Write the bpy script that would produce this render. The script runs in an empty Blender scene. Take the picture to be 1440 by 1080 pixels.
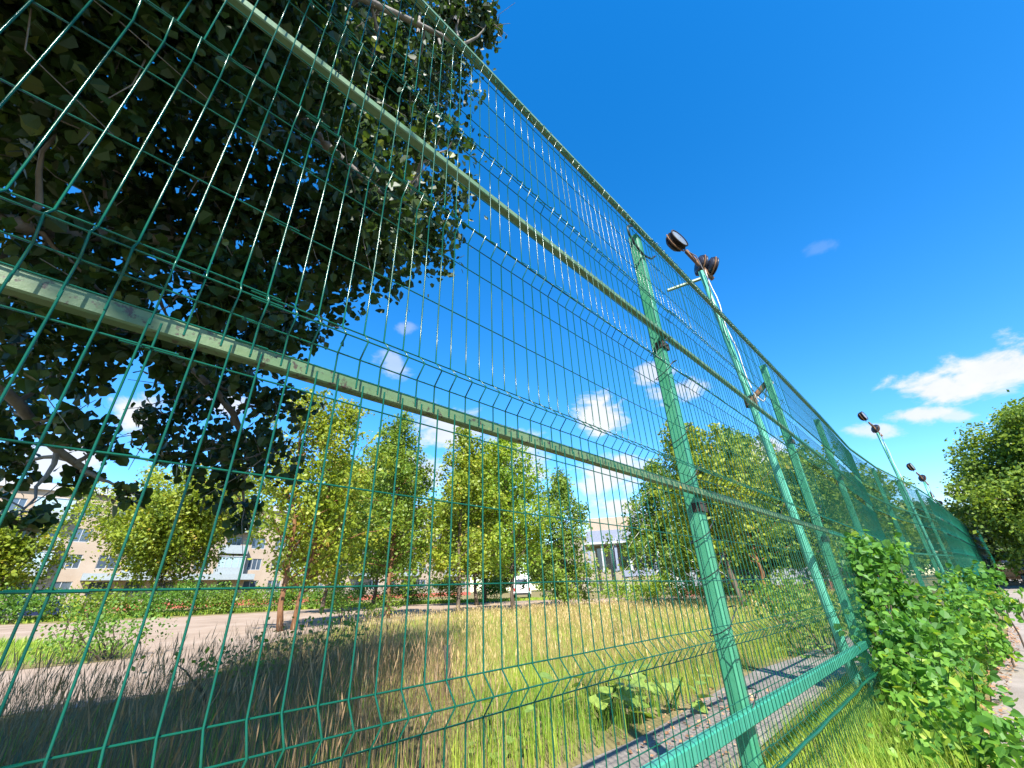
import bpy, math
import numpy as np
from mathutils import Matrix, Vector

rng = np.random.default_rng(7)
scene = bpy.context.scene
COL = scene.collection

# ------------------------------------------------------------------ camera
CAM_Z = 1.0
F_PX, PITCH, ROLL, YAW = 585.82, .4652, -.0371, .798        # photograph is 1440 px wide

def ray(x, y):
    a = (x - 720) / F_PX; b = (540 - y) / F_PX
    cr, sr = math.cos(ROLL), math.sin(ROLL)
    a, b = a * cr - b * sr, a * sr + b * cr
    cp, sp = math.cos(PITCH), math.sin(PITCH)
    yf = cp - sp * b; z = sp + cp * b
    c, s = math.cos(YAW), math.sin(YAW)
    return np.array([a * c + yf * s, -a * s + yf * c, z])

fw = ray(720, 540); rt = ray(720 + F_PX, 540) - fw; up = ray(720, 540 - F_PX) - fw
cam_data = bpy.data.cameras.new('camera')
cam_data.sensor_width = 36; cam_data.lens = 36 * F_PX / 1440
cam_data.clip_start = .05; cam_data.clip_end = 2000
cam = bpy.data.objects.new('camera', cam_data); COL.objects.link(cam)
M = Matrix.Identity(4)
for i in range(3):
    M[i][0], M[i][1], M[i][2] = rt[i], up[i], -fw[i]
M[2][3] = CAM_Z
cam.matrix_world = M
scene.camera = cam

# ------------------------------------------------------------------ light
SUN_EL, SHADOW_AZ = math.radians(45), math.radians(38.5)    # shadows fall 38.5 deg from +Y towards +X
world = bpy.data.worlds.new('World'); scene.world = world; world.use_nodes = True
sd = bpy.data.lights.new('sun', 'SUN'); sd.energy = 5.0; sd.angle = math.radians(.53); sd.color = (1, .95, .87)
sun = bpy.data.objects.new('sun', sd); COL.objects.link(sun)
ldir = Vector((math.sin(SHADOW_AZ) * math.cos(SUN_EL), math.cos(SHADOW_AZ) * math.cos(SUN_EL), -math.sin(SUN_EL)))
sun.rotation_euler = ldir.to_track_quat('-Z', 'Y').to_euler()
sun.location = (-20, -25, 40)
vs = scene.view_settings
vs.view_transform = 'Standard'; vs.look = 'None'; vs.gamma = 1; vs.use_curve_mapping = False
vs.exposure = 1.45
scene.render.engine = 'CYCLES'
scene.cycles.use_denoising = True
scene.cycles.max_bounces = 5
scene.cycles.diffuse_bounces = 3
scene.cycles.transmission_bounces = 4
scene.cycles.transparent_max_bounces = 4

def N(nt, typ, **kw):
    n = nt.nodes.new(typ)
    for k, v in kw.items():
        setattr(n, k, v)
    return n

def build_world():
    nt = world.node_tree; nt.nodes.clear(); L = nt.links.new
    out = N(nt, 'ShaderNodeOutputWorld'); bg = N(nt, 'ShaderNodeBackground')
    bg.inputs['Strength'].default_value = .128
    sky = N(nt, 'ShaderNodeTexSky'); sky.sky_type = 'NISHITA'; sky.sun_disc = False
    sky.sun_elevation = SUN_EL; sky.sun_rotation = math.radians(180) + SHADOW_AZ
    sky.altitude = 0; sky.air_density = 1.0; sky.dust_density = .15; sky.ozone_density = 3.0
    hs = N(nt, 'ShaderNodeHueSaturation'); hs.inputs['Saturation'].default_value = 1.38
    hs.inputs['Value'].default_value = 1.0; hs.inputs['Hue'].default_value = .502
    L(sky.outputs[0], hs.inputs['Color'])
    tc = N(nt, 'ShaderNodeTexCoord')
    nz = N(nt, 'ShaderNodeTexNoise'); nz.inputs['Scale'].default_value = 13; nz.inputs['Detail'].default_value = 9
    nz.inputs['Roughness'].default_value = .6; nz.inputs['Distortion'].default_value = .3
    mp = N(nt, 'ShaderNodeMapping'); mp.inputs['Scale'].default_value = (1, 1, 1.9)
    L(tc.outputs['Generated'], mp.inputs['Vector']); L(mp.outputs[0], nz.inputs['Vector'])
    # clouds: (x px, y px, half width px, half height px, tilt deg, thickness)
    clouds = [(1345, 535, 118, 30, -16, 1), (1285, 552, 70, 26, -6, 1), (1265, 584, 62, 13, -3, .95), (1325, 586, 36, 10, -2, .75),
              (1208, 605, 42, 10, 0, .8), (826, 586, 34, 27, 0, 1), (903, 527, 28, 16, 0, .8), (925, 556, 42, 18, -10, .85),
              (1022, 640, 60, 24, 0, 1), (838, 668, 55, 26, 0, 1), (855, 714, 38, 13, 0, 1), (545, 507, 24, 18, 20, .5),
              (600, 602, 50, 30, 0, .9), (175, 580, 34, 26, 0, 1), (296, 566, 34, 20, 0, .9), (560, 668, 50, 30, 0, .8),
              (690, 640, 60, 30, 0, .8), (1146, 350, 26, 13, -20, .10), (1337, 692, 22, 9, 0, .8), (860, 745, 60, 16, 0, .9),
              (60, 640, 60, 30, 0, .9), (1300, 715, 60, 14, 0, .35), (565, 460, 16, 10, 0, .3)]
    acc = None
    for (x, y, hx, hy, tilt, th) in clouds:
        d = ray(x, y); d = d / np.linalg.norm(d)
        u = ray(x + hx, y + hx * math.tan(math.radians(tilt))); u = u / np.linalg.norm(u) - d
        v = np.cross(d, u); v = v / np.linalg.norm(v); su = np.linalg.norm(u); u = u / su
        w = ray(x, y - hy); w = w / np.linalg.norm(w) - d; sv = np.linalg.norm(w)
        def dot(vec):
            n = N(nt, 'ShaderNodeVectorMath', operation='DOT_PRODUCT')
            L(tc.outputs['Generated'], n.inputs[0]); n.inputs[1].default_value = tuple(float(q) for q in vec); return n.outputs['Value']
        def m(op, a, b=None, c=None):
            n = N(nt, 'ShaderNodeMath', operation=op)
            for i, q in enumerate((a, b, c)):
                if q is None: continue
                if isinstance(q, (int, float)): n.inputs[i].default_value = q
                else: L(q, n.inputs[i])
            return n.outputs[0]
        a = dot(u / su); b = dot(v / sv)
        r = m('SQRT', m('ADD', m('MULTIPLY', a, a), m('MULTIPLY', b, b)))
        front = m('GREATER_THAN', dot(d), .5)
        val = m('ADD', m('SUBTRACT', 1.2, r), m('MULTIPLY', m('SUBTRACT', nz.outputs[0], .5), 3.0))
        mr = N(nt, 'ShaderNodeMapRange', interpolation_type='SMOOTHSTEP')
        mr.inputs['From Min'].default_value = 0; mr.inputs['From Max'].default_value = .75; mr.inputs['To Max'].default_value = th
        L(val, mr.inputs['Value'])
        o = m('MULTIPLY', mr.outputs[0], front)
        acc = o if acc is None else m('MAXIMUM', acc, o)
    # loose far clouds all round the rest of the sky
    nz2 = N(nt, 'ShaderNodeTexNoise'); nz2.inputs['Scale'].default_value = 3.2; nz2.inputs['Detail'].default_value = 8
    mp2 = N(nt, 'ShaderNodeMapping'); mp2.inputs['Scale'].default_value = (1, 1, 3); mp2.inputs['Location'].default_value = (4.1, 2.3, 0)
    L(tc.outputs['Generated'], mp2.inputs['Vector']); L(mp2.outputs[0], nz2.inputs['Vector'])
    mr2 = N(nt, 'ShaderNodeMapRange', interpolation_type='SMOOTHSTEP')
    mr2.inputs['From Min'].default_value = .63; mr2.inputs['From Max'].default_value = .78; mr2.inputs['To Max'].default_value = .8
    L(nz2.outputs[0], mr2.inputs['Value'])
    mx = N(nt, 'ShaderNodeMix', data_type='RGBA')
    shade = N(nt, 'ShaderNodeMix', data_type='RGBA')
    shade.inputs['A'].default_value = (2.3, 2.5, 2.9, 1); shade.inputs['B'].default_value = (3.2, 3.2, 3.3, 1)
    L(nz.outputs[0], shade.inputs['Factor'])
    L(acc, mx.inputs['Factor']); L(hs.outputs[0], mx.inputs['A']); L(shade.outputs['Result'], mx.inputs['B'])
    L(mx.outputs['Result'], bg.inputs['Color']); L(bg.outputs[0], out.inputs[0])
build_world()

# ------------------------------------------------------------------ helpers
def ground_z(x, y):
    r = np.hypot(x, y)
    return .012 * np.clip(r - 10, 0, 150)

def at(x, y, r):
    """point seen at photo pixel x, y at horizontal range r from the viewer"""
    d = ray(x, y); d = d * (r / math.hypot(d[0], d[1]))
    return np.array([d[0], d[1], d[2] + CAM_Z])

def ground_at(x, y):
    d = ray(x, y); h = math.hypot(d[0], d[1]); t = np.linspace(.5, 150, 20000) / h
    z = d[2] * t + CAM_Z; i = int(np.argmax(z <= ground_z(d[0] * t, d[1] * t)))
    p = d * t[i]
    return np.array([p[0], p[1], float(ground_z(p[0], p[1]))])

def mesh_np(name, V, Fs, mat, parent=None, smooth=False, rnd=None, rnd_b=None):
    """V (n,3); Fs list of (k, m) int arrays of equal-length faces"""
    me = bpy.data.meshes.new(name)
    V = np.asarray(V, np.float32)
    if not isinstance(Fs, list): Fs = [Fs]
    Fs = [np.asarray(f, np.int32) for f in Fs if len(f)]
    loops = np.concatenate([f.ravel() for f in Fs]); tot = np.concatenate([np.full(len(f), f.shape[1], np.int32) for f in Fs])
    start = np.concatenate([[0], np.cumsum(tot)[:-1]]).astype(np.int32)
    me.vertices.add(len(V)); me.vertices.foreach_set('co', V.ravel())
    me.loops.add(len(loops)); me.loops.foreach_set('vertex_index', loops)
    me.polygons.add(len(tot)); me.polygons.foreach_set('loop_start', start); me.polygons.foreach_set('loop_total', tot)
    me.update(calc_edges=True)
    me.polygons.foreach_set('use_smooth', np.full(len(tot), bool(smooth)))
    if rnd is not None:
        at_ = me.attributes.new('rnd', 'FLOAT', 'FACE'); at_.data.foreach_set('value', np.asarray(rnd, np.float32))
    me.validate(verbose=False)
    if mat is not None: me.materials.append(mat)
    return obj(name, me, parent)

def obj(name, me, parent=None, loc=None):
    o = bpy.data.objects.new(name, me); COL.objects.link(o)
    if parent is not None: o.parent = parent
    if loc is not None: o.location = loc
    return o

def empty(name, loc, label, cat, group=None):
    o = bpy.data.objects.new(name, None); COL.objects.link(o); o.location = tuple(float(q) for q in loc)
    o.empty_display_size = .2
    return tag(o, label, cat, group)

def tag(o, label=None, cat=None, group=None, kind=None):
    if label: o['label'] = label
    if cat: o['category'] = cat
    if group: o['group'] = group
    if kind: o['kind'] = kind
    return o

class MB:
    """collects boxes, tubes and prisms into one mesh"""
    def __init__(s): s.V = []; s.F = {}; s.n = 0
    def add(s, V, F):
        V = np.asarray(V, float); s.V.append(V)
        for f in F:
            s.F.setdefault(len(f), []).append([i + s.n for i in f])
        s.n += len(V); return s
    def box(s, x0, x1, y0, y1, z0, z1):
        V = [(x, y, z) for z in (z0, z1) for y in (y0, y1) for x in (x0, x1)]
        return s.add(V, [(0, 2, 3, 1), (4, 5, 7, 6), (0, 1, 5, 4), (2, 6, 7, 3), (0, 4, 6, 2), (1, 3, 7, 5)])
    def beam(s, p, q, wy, wz, upv=(0, 0, 1), bev=.12):
        """rectangular tube from p to q with bevelled edges: wy wide sideways, wz along upv"""
        p, q = np.asarray(p, float), np.asarray(q, float); d = (q - p) / np.linalg.norm(q - p)
        side = np.cross(np.asarray(upv, float), d); side /= np.linalg.norm(side); u = np.cross(d, side)
        b = bev * min(wy, wz); a, c = wy / 2, wz / 2
        prof = [(-a + b, -c), (a - b, -c), (a, -c + b), (a, c - b), (a - b, c), (-a + b, c), (-a, c - b), (-a, -c + b)]
        V = [e + side * i + u * j for e in (p, q) for i, j in prof]
        F = [(k, (k + 1) % 8, 8 + (k + 1) % 8, 8 + k) for k in range(8)] + [tuple(range(7, -1, -1)), tuple(range(8, 16))]
        return s.add(V, F)
    def tube(s, pts, rad, sides=8, cap=True):
        V, F = tube(pts, rad, sides)
        s.add(V, F.tolist())
        if cap:
            m = s.n - len(V)
            s.F.setdefault(sides, []).append([m + k for k in range(sides - 1, -1, -1)])
            s.F[sides].append([m + len(V) - sides + k for k in range(sides)])
        return s
    def lathe(s, c, axis, prof, sides=20):
        """prof: list of (along axis, radius)"""
        axis = np.asarray(axis, float); axis /= np.linalg.norm(axis)
        pts = [np.asarray(c, float) + axis * t for t, r in prof]
        a = np.cross(axis, (0, 0, 1.)); 
        if np.linalg.norm(a) < 1e-3: a = np.array([1., 0, 0])
        a /= np.linalg.norm(a); b = np.cross(axis, a)
        V = []
        for p, (t, r) in zip(pts, prof):
            for k in range(sides):
                w = 2 * math.pi * k / sides
                V.append(p + r * (a * math.cos(w) + b * math.sin(w)))
        F = [(i * sides + k, i * sides + (k + 1) % sides, (i + 1) * sides + (k + 1) % sides, (i + 1) * sides + k)
             for i in range(len(prof) - 1) for k in range(sides)]
        return s.add(V, F)
    def build(s, name, mat, parent=None, smooth=False):
        return mesh_np(name, np.concatenate(s.V), [np.array(f) for f in s.F.values()], mat, parent, smooth)

def tube(pts, rad, sides=6):
    P = np.asarray(pts, float); n = len(P)
    R = np.full(n, rad) if np.isscalar(rad) else np.asarray(rad, float)
    T = np.gradient(P, axis=0); T /= np.linalg.norm(T, axis=1)[:, None] + 1e-12
    ref = np.array([0, 0, 1.]) if abs(T[:, 2]).mean() < .8 else np.array([1., 0, 0])
    A = np.cross(T, ref); A /= np.linalg.norm(A, axis=1)[:, None]; B = np.cross(T, A)
    w = np.arange(sides) * 2 * math.pi / sides
    V = P[:, None] + R[:, None, None] * (A[:, None] * np.cos(w)[None, :, None] + B[:, None] * np.sin(w)[None, :, None])
    i = np.arange(n - 1)[:, None] * sides; k = np.arange(sides)[None]
    k2 = (k + 1) % sides
    F = np.stack([i + k, i + k2, i + sides + k2, i + sides + k], -1).reshape(-1, 4)
    return V.reshape(-1, 3), F

# ------------------------------------------------------------------ materials
def mat_new(name):
    m = bpy.data.materials.new(name); m.use_nodes = True
    nt = m.node_tree; b = nt.nodes['Principled BSDF']
    return m, nt, b, nt.nodes['Material Output'], nt.links.new

def ramp(nt, stops):
    r = N(nt, 'ShaderNodeValToRGB'); e = r.color_ramp.elements
    while len(e) < len(stops): e.new(.5)
    for k, (p, c) in enumerate(stops):
        e[k].position = p; e[k].color = (*c, 1)
    return r

def noise(nt, scale, detail=5, rough=.6, coord='Object', stretch=None):
    tc = N(nt, 'ShaderNodeTexCoord'); n = N(nt, 'ShaderNodeTexNoise')
    n.inputs['Scale'].default_value = scale; n.inputs['Detail'].default_value = detail; n.inputs['Roughness'].default_value = rough
    if stretch:
        mp = N(nt, 'ShaderNodeMapping'); mp.inputs['Scale'].default_value = stretch
        nt.links.new(tc.outputs[coord], mp.inputs[0]); nt.links.new(mp.outputs[0], n.inputs['Vector'])
    else: nt.links.new(tc.outputs[coord], n.inputs['Vector'])
    return n.outputs[0]

def leaf_mat(name, stops, trans=.38, rough=.45, gain=1.5):
    m, nt, b, out, L = mat_new(name)
    a = N(nt, 'ShaderNodeAttribute'); a.attribute_name = 'rnd'
    oi = N(nt, 'ShaderNodeObjectInfo')
    r = ramp(nt, [(p, tuple(q * gain for q in c)) for p, c in stops])
    L(a.outputs['Fac'], r.inputs[0])
    L(r.outputs[0], b.inputs['Base Color']); b.inputs['Roughness'].default_value = rough
    b.inputs['Specular IOR Level'].default_value = .35
    t = N(nt, 'ShaderNodeBsdfTranslucent'); mul = N(nt, 'ShaderNodeMix', data_type='RGBA', blend_type='MULTIPLY')
    mul.inputs['Factor'].default_value = 1; mul.inputs['B'].default_value = (1.5, 1.45, .7, 1)
    L(r.outputs[0], mul.inputs['A']); L(mul.outputs['Result'], t.inputs[0])
    mx = N(nt, 'ShaderNodeMixShader'); mx.inputs[0].default_value = trans
    L(b.outputs[0], mx.inputs[1]); L(t.outputs[0], mx.inputs[2]); L(mx.outputs[0], out.inputs[0])
    return m

def noisy_mat(name, stops, scale, rough=.8, bump=.3, detail=6, stretch=None, bscale=None, spec=.3):
    m, nt, b, out, L = mat_new(name)
    n = noise(nt, scale, detail, .65, 'Object', stretch); r = ramp(nt, stops); L(n, r.inputs[0]); L(r.outputs[0], b.inputs['Base Color'])
    b.inputs['Roughness'].default_value = rough; b.inputs['Specular IOR Level'].default_value = spec
    if bump:
        bp = N(nt, 'ShaderNodeBump'); bp.inputs['Strength'].default_value = bump; bp.inputs['Distance'].default_value = .02
        L(noise(nt, bscale or scale * 4, 6, .7, 'Object', stretch), bp.inputs['Height']); L(bp.outputs[0], b.inputs['Normal'])
    return m

def paint_mat(name, paint, paint2, rust=(.16, .07, .03), amount=.36, rough=.38, scale=9, patch=None, bump=.25, spec=.5):
    """brushed paint with worn, rusty spots"""
    m, nt, b, out, L = mat_new(name)
    r = ramp(nt, [(.3, paint), (.7, paint2)]); L(noise(nt, scale * .6, 5), r.inputs[0])
    n2 = noise(nt, scale * 3.6, 10, .74); mr = ramp(nt, [(amount - .05, (1, 1, 1)), (amount, (0, 0, 0))]); L(n2, mr.inputs[0])
    mx = N(nt, 'ShaderNodeMix', data_type='RGBA'); L(mr.outputs[0], mx.inputs['Factor']); L(r.outputs[0], mx.inputs['A']); mx.inputs['B'].default_value = (*rust, 1)
    col = mx.outputs['Result']
    if patch:
        n3 = noise(nt, 4.3, 3, .5); pr = ramp(nt, [(.655, (0, 0, 0)), (.68, (1, 1, 1))]); L(n3, pr.inputs[0])
        mx2 = N(nt, 'ShaderNodeMix', data_type='RGBA'); L(pr.outputs[0], mx2.inputs['Factor']); L(col, mx2.inputs['A']); mx2.inputs['B'].default_value = (*patch, 1)
        col = mx2.outputs['Result']
    L(col, b.inputs['Base Color']); b.inputs['Roughness'].default_value = rough; b.inputs['Specular IOR Level'].default_value = spec
    bp = N(nt, 'ShaderNodeBump'); bp.inputs['Strength'].default_value = bump; bp.inputs['Distance'].default_value = .004
    L(noise(nt, scale * 7, 5), bp.inputs['Height']); L(bp.outputs[0], b.inputs['Normal'])
    return m

def plain(name, col, rough=.6, metal=0, spec=.4, var=.12, scale=6):
    lo = tuple(c * (1 - var) for c in col); hi = tuple(min(1, c * (1 + var)) for c in col)
    m = noisy_mat(name, [(.3, lo), (.7, hi)], scale, rough, 0, spec=spec)
    m.node_tree.nodes['Principled BSDF'].inputs['Metallic'].default_value = metal
    return m

MAT = {}
MAT['wire'] = paint_mat('wire_green', (.003, .056, .035), (.006, .08, .05), (.07, .035, .02), .33, .2, 5, bump=.03, spec=.22)
MAT['post'] = paint_mat('post_green', (.028, .185, .095), (.055, .235, .135), (.03, .07, .035), .36, .42, 7)
MAT['rail_old'] = paint_mat('rail_faded_green', (.055, .12, .05), (.11, .165, .075), (.04, .027, .017), .455, .5, 9, patch=(.45, .28, .02))
MAT['rail_new'] = paint_mat('rail_teal', (.022, .20, .13), (.045, .25, .165), (.07, .18, .12), .33, .4, 7)
MAT['rail_top'] = paint_mat('rail_top_green', (.05, .13, .065), (.12, .19, .10), (.045, .032, .02), .37, .5, 9)
MAT['cable'] = plain('cable_black', (.02, .02, .022), .5)
MAT['cable_white'] = plain('cable_white', (.6, .6, .58), .5)
MAT['lamp_pole'] = paint_mat('lamp_pole_teal', (.06, .30, .20), (.10, .36, .25), (.10, .2, .14), .33, .4, 6)
MAT['lamp_body'] = noisy_mat('lamp_rusty_body', [(.4, (.008, .008, .009)), (.66, (.028, .02, .017)), (.9, (.10, .08, .07))], 10, .6, .2)
MAT['lamp_dark'] = plain('lamp_dark_body', (.02, .022, .035), .35)
MAT['lamp_glass'] = plain('lamp_glass', (.16, .18, .19), .15, 0, .6)
MAT['rust'] = noisy_mat('rusty_steel', [(.3, (.07, .035, .02)), (.7, (.22, .12, .06))], 18, .8, .3)
MAT['dirt'] = noisy_mat('dirt_road', [(.25, (.20, .15, .11)), (.5, (.285, .215, .162)), (.75, (.335, .27, .215))], .55, .95, .5, 10, bscale=9, spec=.1)
MAT['concrete'] = noisy_mat('old_concrete', [(.3, (.13, .115, .10)), (.55, (.215, .19, .165)), (.75, (.27, .24, .215))], 2.2, .9, .5, 9, bscale=20, spec=.15)
MAT['asphalt'] = noisy_mat('pale_path', [(.3, (.20, .17, .14)), (.7, (.31, .265, .225))], 1.6, .9, .4, 9, bscale=25, spec=.15)
MAT['soil'] = noisy_mat('soil_with_grass', [(.3, (.11, .10, .04)), (.5, (.18, .15, .065)), (.7, (.26, .20, .11))], 1.1, .95, .6, 9, bscale=10, spec=.1)
MAT['bark'] = noisy_mat('bark_grey_brown', [(.3, (.05, .038, .028)), (.6, (.13, .10, .075)), (.8, (.22, .18, .14))], 5, .9, .8, 8, (1, 1, .25), 16, .1)
MAT['bark_pale'] = noisy_mat('bark_pale_grey', [(.3, (.12, .11, .10)), (.6, (.24, .22, .20)), (.8, (.33, .31, .28))], 5, .9, .7, 8, (1, 1, .3), 16, .1)
MAT['bark_red'] = noisy_mat('bark_reddish', [(.3, (.07, .035, .02)), (.55, (.20, .10, .05)), (.8, (.34, .19, .10))], 6, .9, .8, 8, (1, 1, .3), 16, .1)
MAT['birch'] = noisy_mat('bark_birch', [(.38, (.03, .028, .025)), (.46, (.55, .53, .5)), (.8, (.70, .68, .65))], 4, .8, .4, 6, (1, 1, 2.5), 14, .2)
MAT['leaf_big'] = leaf_mat('leaves_dark_green', [(0, (.018, .040, .012)), (.5, (.032, .066, .016)), (.85, (.06, .11, .022)), (1, (.17, .21, .05))], .3, gain=.85)  # brightest stop imitates sunlit yellow-green leaves in the colour
MAT['leaf_yel'] = leaf_mat('leaves_yellow_green', [(0, (.085, .125, .012)), (.5, (.15, .19, .018)), (.9, (.21, .225, .025)), (1, (.26, .19, .03))], .4)
MAT['leaf_mid'] = leaf_mat('leaves_mid_green', [(0, (.055, .10, .014)), (.5, (.10, .155, .018)), (1, (.16, .205, .025))], .4)
MAT['leaf_dull'] = leaf_mat('leaves_dull_green', [(0, (.035, .06, .018)), (.5, (.065, .095, .025)), (1, (.11, .13, .035))], .35)
MAT['leaf_shrub'] = leaf_mat('leaves_shrub_green', [(0, (.04, .095, .014)), (.5, (.075, .15, .02)), (1, (.13, .20, .03))], .4)
MAT['leaf_bush'] = leaf_mat('leaves_bush_bright', [(0, (.035, .10, .018)), (.45, (.06, .155, .02)), (.8, (.11, .22, .025)), (1, (.20, .27, .035))], .42, .5, gain=1.45)
MAT['leaf_lime'] = leaf_mat('leaves_lime', [(0, (.09, .16, .014)), (.5, (.14, .21, .02)), (1, (.23, .26, .03))], .45)
MAT['burdock'] = leaf_mat('leaves_burdock', [(0, (.10, .17, .03)), (1, (.18, .24, .05))], .35)
MAT['grass'] = leaf_mat('grass_green', [(0, (.06, .125, .014)), (.5, (.125, .185, .02)), (1, (.21, .23, .035))], .35, .6, gain=1.9)
MAT['grass_dry'] = leaf_mat('grass_dry', [(0, (.13, .13, .03)), (.35, (.22, .165, .06)), (.75, (.30, .21, .09)), (1, (.36, .27, .14))], .3, .7, gain=1.6)
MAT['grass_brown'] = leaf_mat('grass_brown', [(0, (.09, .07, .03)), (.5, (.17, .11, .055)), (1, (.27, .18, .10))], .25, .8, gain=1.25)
MAT['litter'] = leaf_mat('leaf_litter', [(0, (.12, .06, .03)), (.5, (.26, .13, .06)), (1, (.35, .22, .12))], .1, .7)
MAT['wall_pink'] = noisy_mat('plaster_beige', [(.3, (.29, .225, .17)), (.7, (.34, .275, .215))], .5, .9, .1)
MAT['wall_cream'] = noisy_mat('plaster_cream', [(.3, (.22, .19, .135)), (.7, (.26, .23, .17))], .5, .9, .1)
MAT['white'] = plain('white_paint', (.33, .34, .35), .55)
MAT['plinth'] = plain('red_plinth', (.38, .10, .07), .85)
MAT['plinth_dark'] = plain('dark_red_base', (.14, .045, .035), .85)
MAT['glass'] = plain('window_glass', (.05, .07, .10), .08, 0, .9)
MAT['glass_blue'] = plain('balcony_glass', (.28, .38, .42), .12, 0, .9)
MAT['balcony'] = plain('balcony_panel_pale', (.25, .285, .30), .7)
MAT['roof'] = plain('roof_dark', (.06, .06, .07), .7)
MAT['slate'] = plain('slate_blue_cladding', (.17, .19, .25), .6)
MAT['grey_sheet'] = plain('grey_sheet_metal', (.22, .24, .28), .45)
MAT['car_white'] = plain('car_white', (.75, .75, .76), .25, 0, .6, .03)
MAT['car_blue'] = plain('car_dark_blue', (.02, .03, .09), .2, 0, .6, .03)
MAT['car_orange'] = plain('car_orange_red', (.45, .10, .035), .25, 0, .6, .03)
MAT['tyre'] = plain('tyre', (.02, .02, .02), .9)
MAT['tail'] = plain('tail_light', (.35, .02, .02), .2)
MAT['stub'] = plain('dark_stub', (.04, .032, .026), .9)

# ------------------------------------------------------------------ ground, road, path
def polar_ground():
    rs = np.concatenate([[0.0], np.geomspace(.4, 400, 90)]); rs = np.sort(np.append(rs, [10.0]))
    n = 144; th = np.arange(n) * 2 * math.pi / n
    V = [(0, 0, 0)]
    X = rs[1:, None] * np.cos(th); Y = rs[1:, None] * np.sin(th)
    Z = ground_z(X, Y) + 0 * X
    V = np.concatenate([[[0, 0, 0]], np.stack([X, Y, Z], -1).reshape(-1, 3)])
    k = np.arange(n); k2 = (k + 1) % n
    tri = np.stack([np.zeros(n, int), 1 + k, 1 + k2], -1)
    i = np.arange(len(rs) - 2)[:, None] * n + 1
    q = np.stack([i + k, i + n + k, i + n + k2, i + k2], -1).reshape(-1, 4)
    o = mesh_np('ground', V, [tri, q], MAT['soil'], smooth=True)
    tag(o, 'uneven soil and grass ground around the fence', kind='structure')
polar_ground()

def strip(name, A, B, lift, mat, label, nA=60, nB=10, thick=0.0, wob=0.0):
    """sheet between two polylines, draped on the ground"""
    def res(P, n):
        P = np.asarray(P, float); d = np.concatenate([[0], np.cumsum(np.hypot(*np.diff(P[:, :2], axis=0).T))])
        t = np.linspace(0, d[-1], n); return np.stack([np.interp(t, d, P[:, 0]), np.interp(t, d, P[:, 1])], -1)
    a, b = res(A, nA), res(B, nA)
    if wob:
        for e in (a, b):
            e += np.stack([np.convolve(rng.normal(0, wob, nA + 4), np.ones(5) / 5, 'valid') for _ in range(2)], -1)
    s = np.linspace(0, 1, nB)[None, :, None]
    P = a[:, None] * (1 - s) + b[:, None] * s
    Z = ground_z(P[..., 0], P[..., 1]) + lift
    V = np.concatenate([P, Z[..., None]], -1).reshape(-1, 3)
    i = np.arange(nA - 1)[:, None] * nB; j = np.arange(nB - 1)[None]
    F = np.stack([i + j, i + nB + j, i + nB + j + 1, i + j + 1], -1).reshape(-1, 4)
    o = mesh_np(name, V, F, mat, smooth=True)
    return tag(o, label, kind='structure')

G = lambda pts: [ground_at(*p)[:2] for p in pts]
road_near = [(-30, 10.5), (-6, 8.6), (0.02, 7.76), (.8, 7.5), (1.3, 7.6), (1.98, 8.5), (2.9, 10.5), (4.3, 13.5), (5.8, 15.2), (7.5, 15.9), (9.7, 16.4), (12, 17.0), (15, 16.2), (19.7, 13.8), (26, 11.0), (36, 7.5)]
road_far = [(-30, 38), (-10, 39), (-1.5, 39), (2, 37), (4, 36.5), (6, 36.5), (8, 36.5), (11, 37), (15, 38), (18, 37), (20, 36), (24, 34), (27, 31), (31.5, 23.5), (37, 17), (48, 12)]
strip('dirt_road', road_near, road_far, .008, MAT['dirt'], 'pale dirt road running past the trees', 90, 16, wob=.25)
strip('grass_island', [(-14, 14), (-4, 13.4), (-.2, 13.0), (1.0, 12.9), (1.75, 13.2)], [(-14, 22), (-4, 22), (-.6, 21.5), (.9, 19), (2.0, 15.0)], .014, MAT['soil'], 'green grass island in the dirt road', 30, 8, wob=.15)
strip('concrete_strip', [(-8, 1.35), (3.4, 1.38), (7, 1.46), (9, 1.4), (14, 1.25)], [(-8, 2.2), (3.4, 2.15), (6.7, 2.38), (9.1, 2.2), (14, 2.15)], .02, MAT['concrete'], 'narrow concrete strip behind the fence', 70, 5, wob=.03)
strip('path', [(-6, .1), (3, .3), (6, .27), (7.3, .25), (11.7, -.06), (20, -.3), (40, -.75), (70, -2.4)], [(-6, -3.0), (3, -3.0), (6, -3.0), (7.3, -3.0), (12, -3.2), (20, -3.4), (40, -4.2), (70, -6)], .02, MAT['asphalt'], 'pale path along the right side of the fence', 90, 8, wob=.03)

# ------------------------------------------------------------------ fence
WY = .906                     # plane of the wire mesh (camera stands at y = 0)
FP = np.array([(-4, WY), (8.4, WY), (11.2, .95), (14.45, .80), (17.2, .54), (20.3, .24), (25.9, -.08), (35, -.46), (46, -1.2), (56, -1.9)])
_d = np.concatenate([[0], np.cumsum(np.hypot(*np.diff(FP, axis=0).T))])
def fence_xy(s):
    """s: metres along the fence, s = x on the straight part"""
    t = np.asarray(s, float) + 4
    return np.stack([np.interp(t, _d, FP[:, 0]), np.interp(t, _d, FP[:, 1])], -1)
def fence_rise(s):
    p = fence_xy(s); return .012 * np.clip(np.hypot(p[..., 0], p[..., 1]) - 10, 0, 150)

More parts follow.
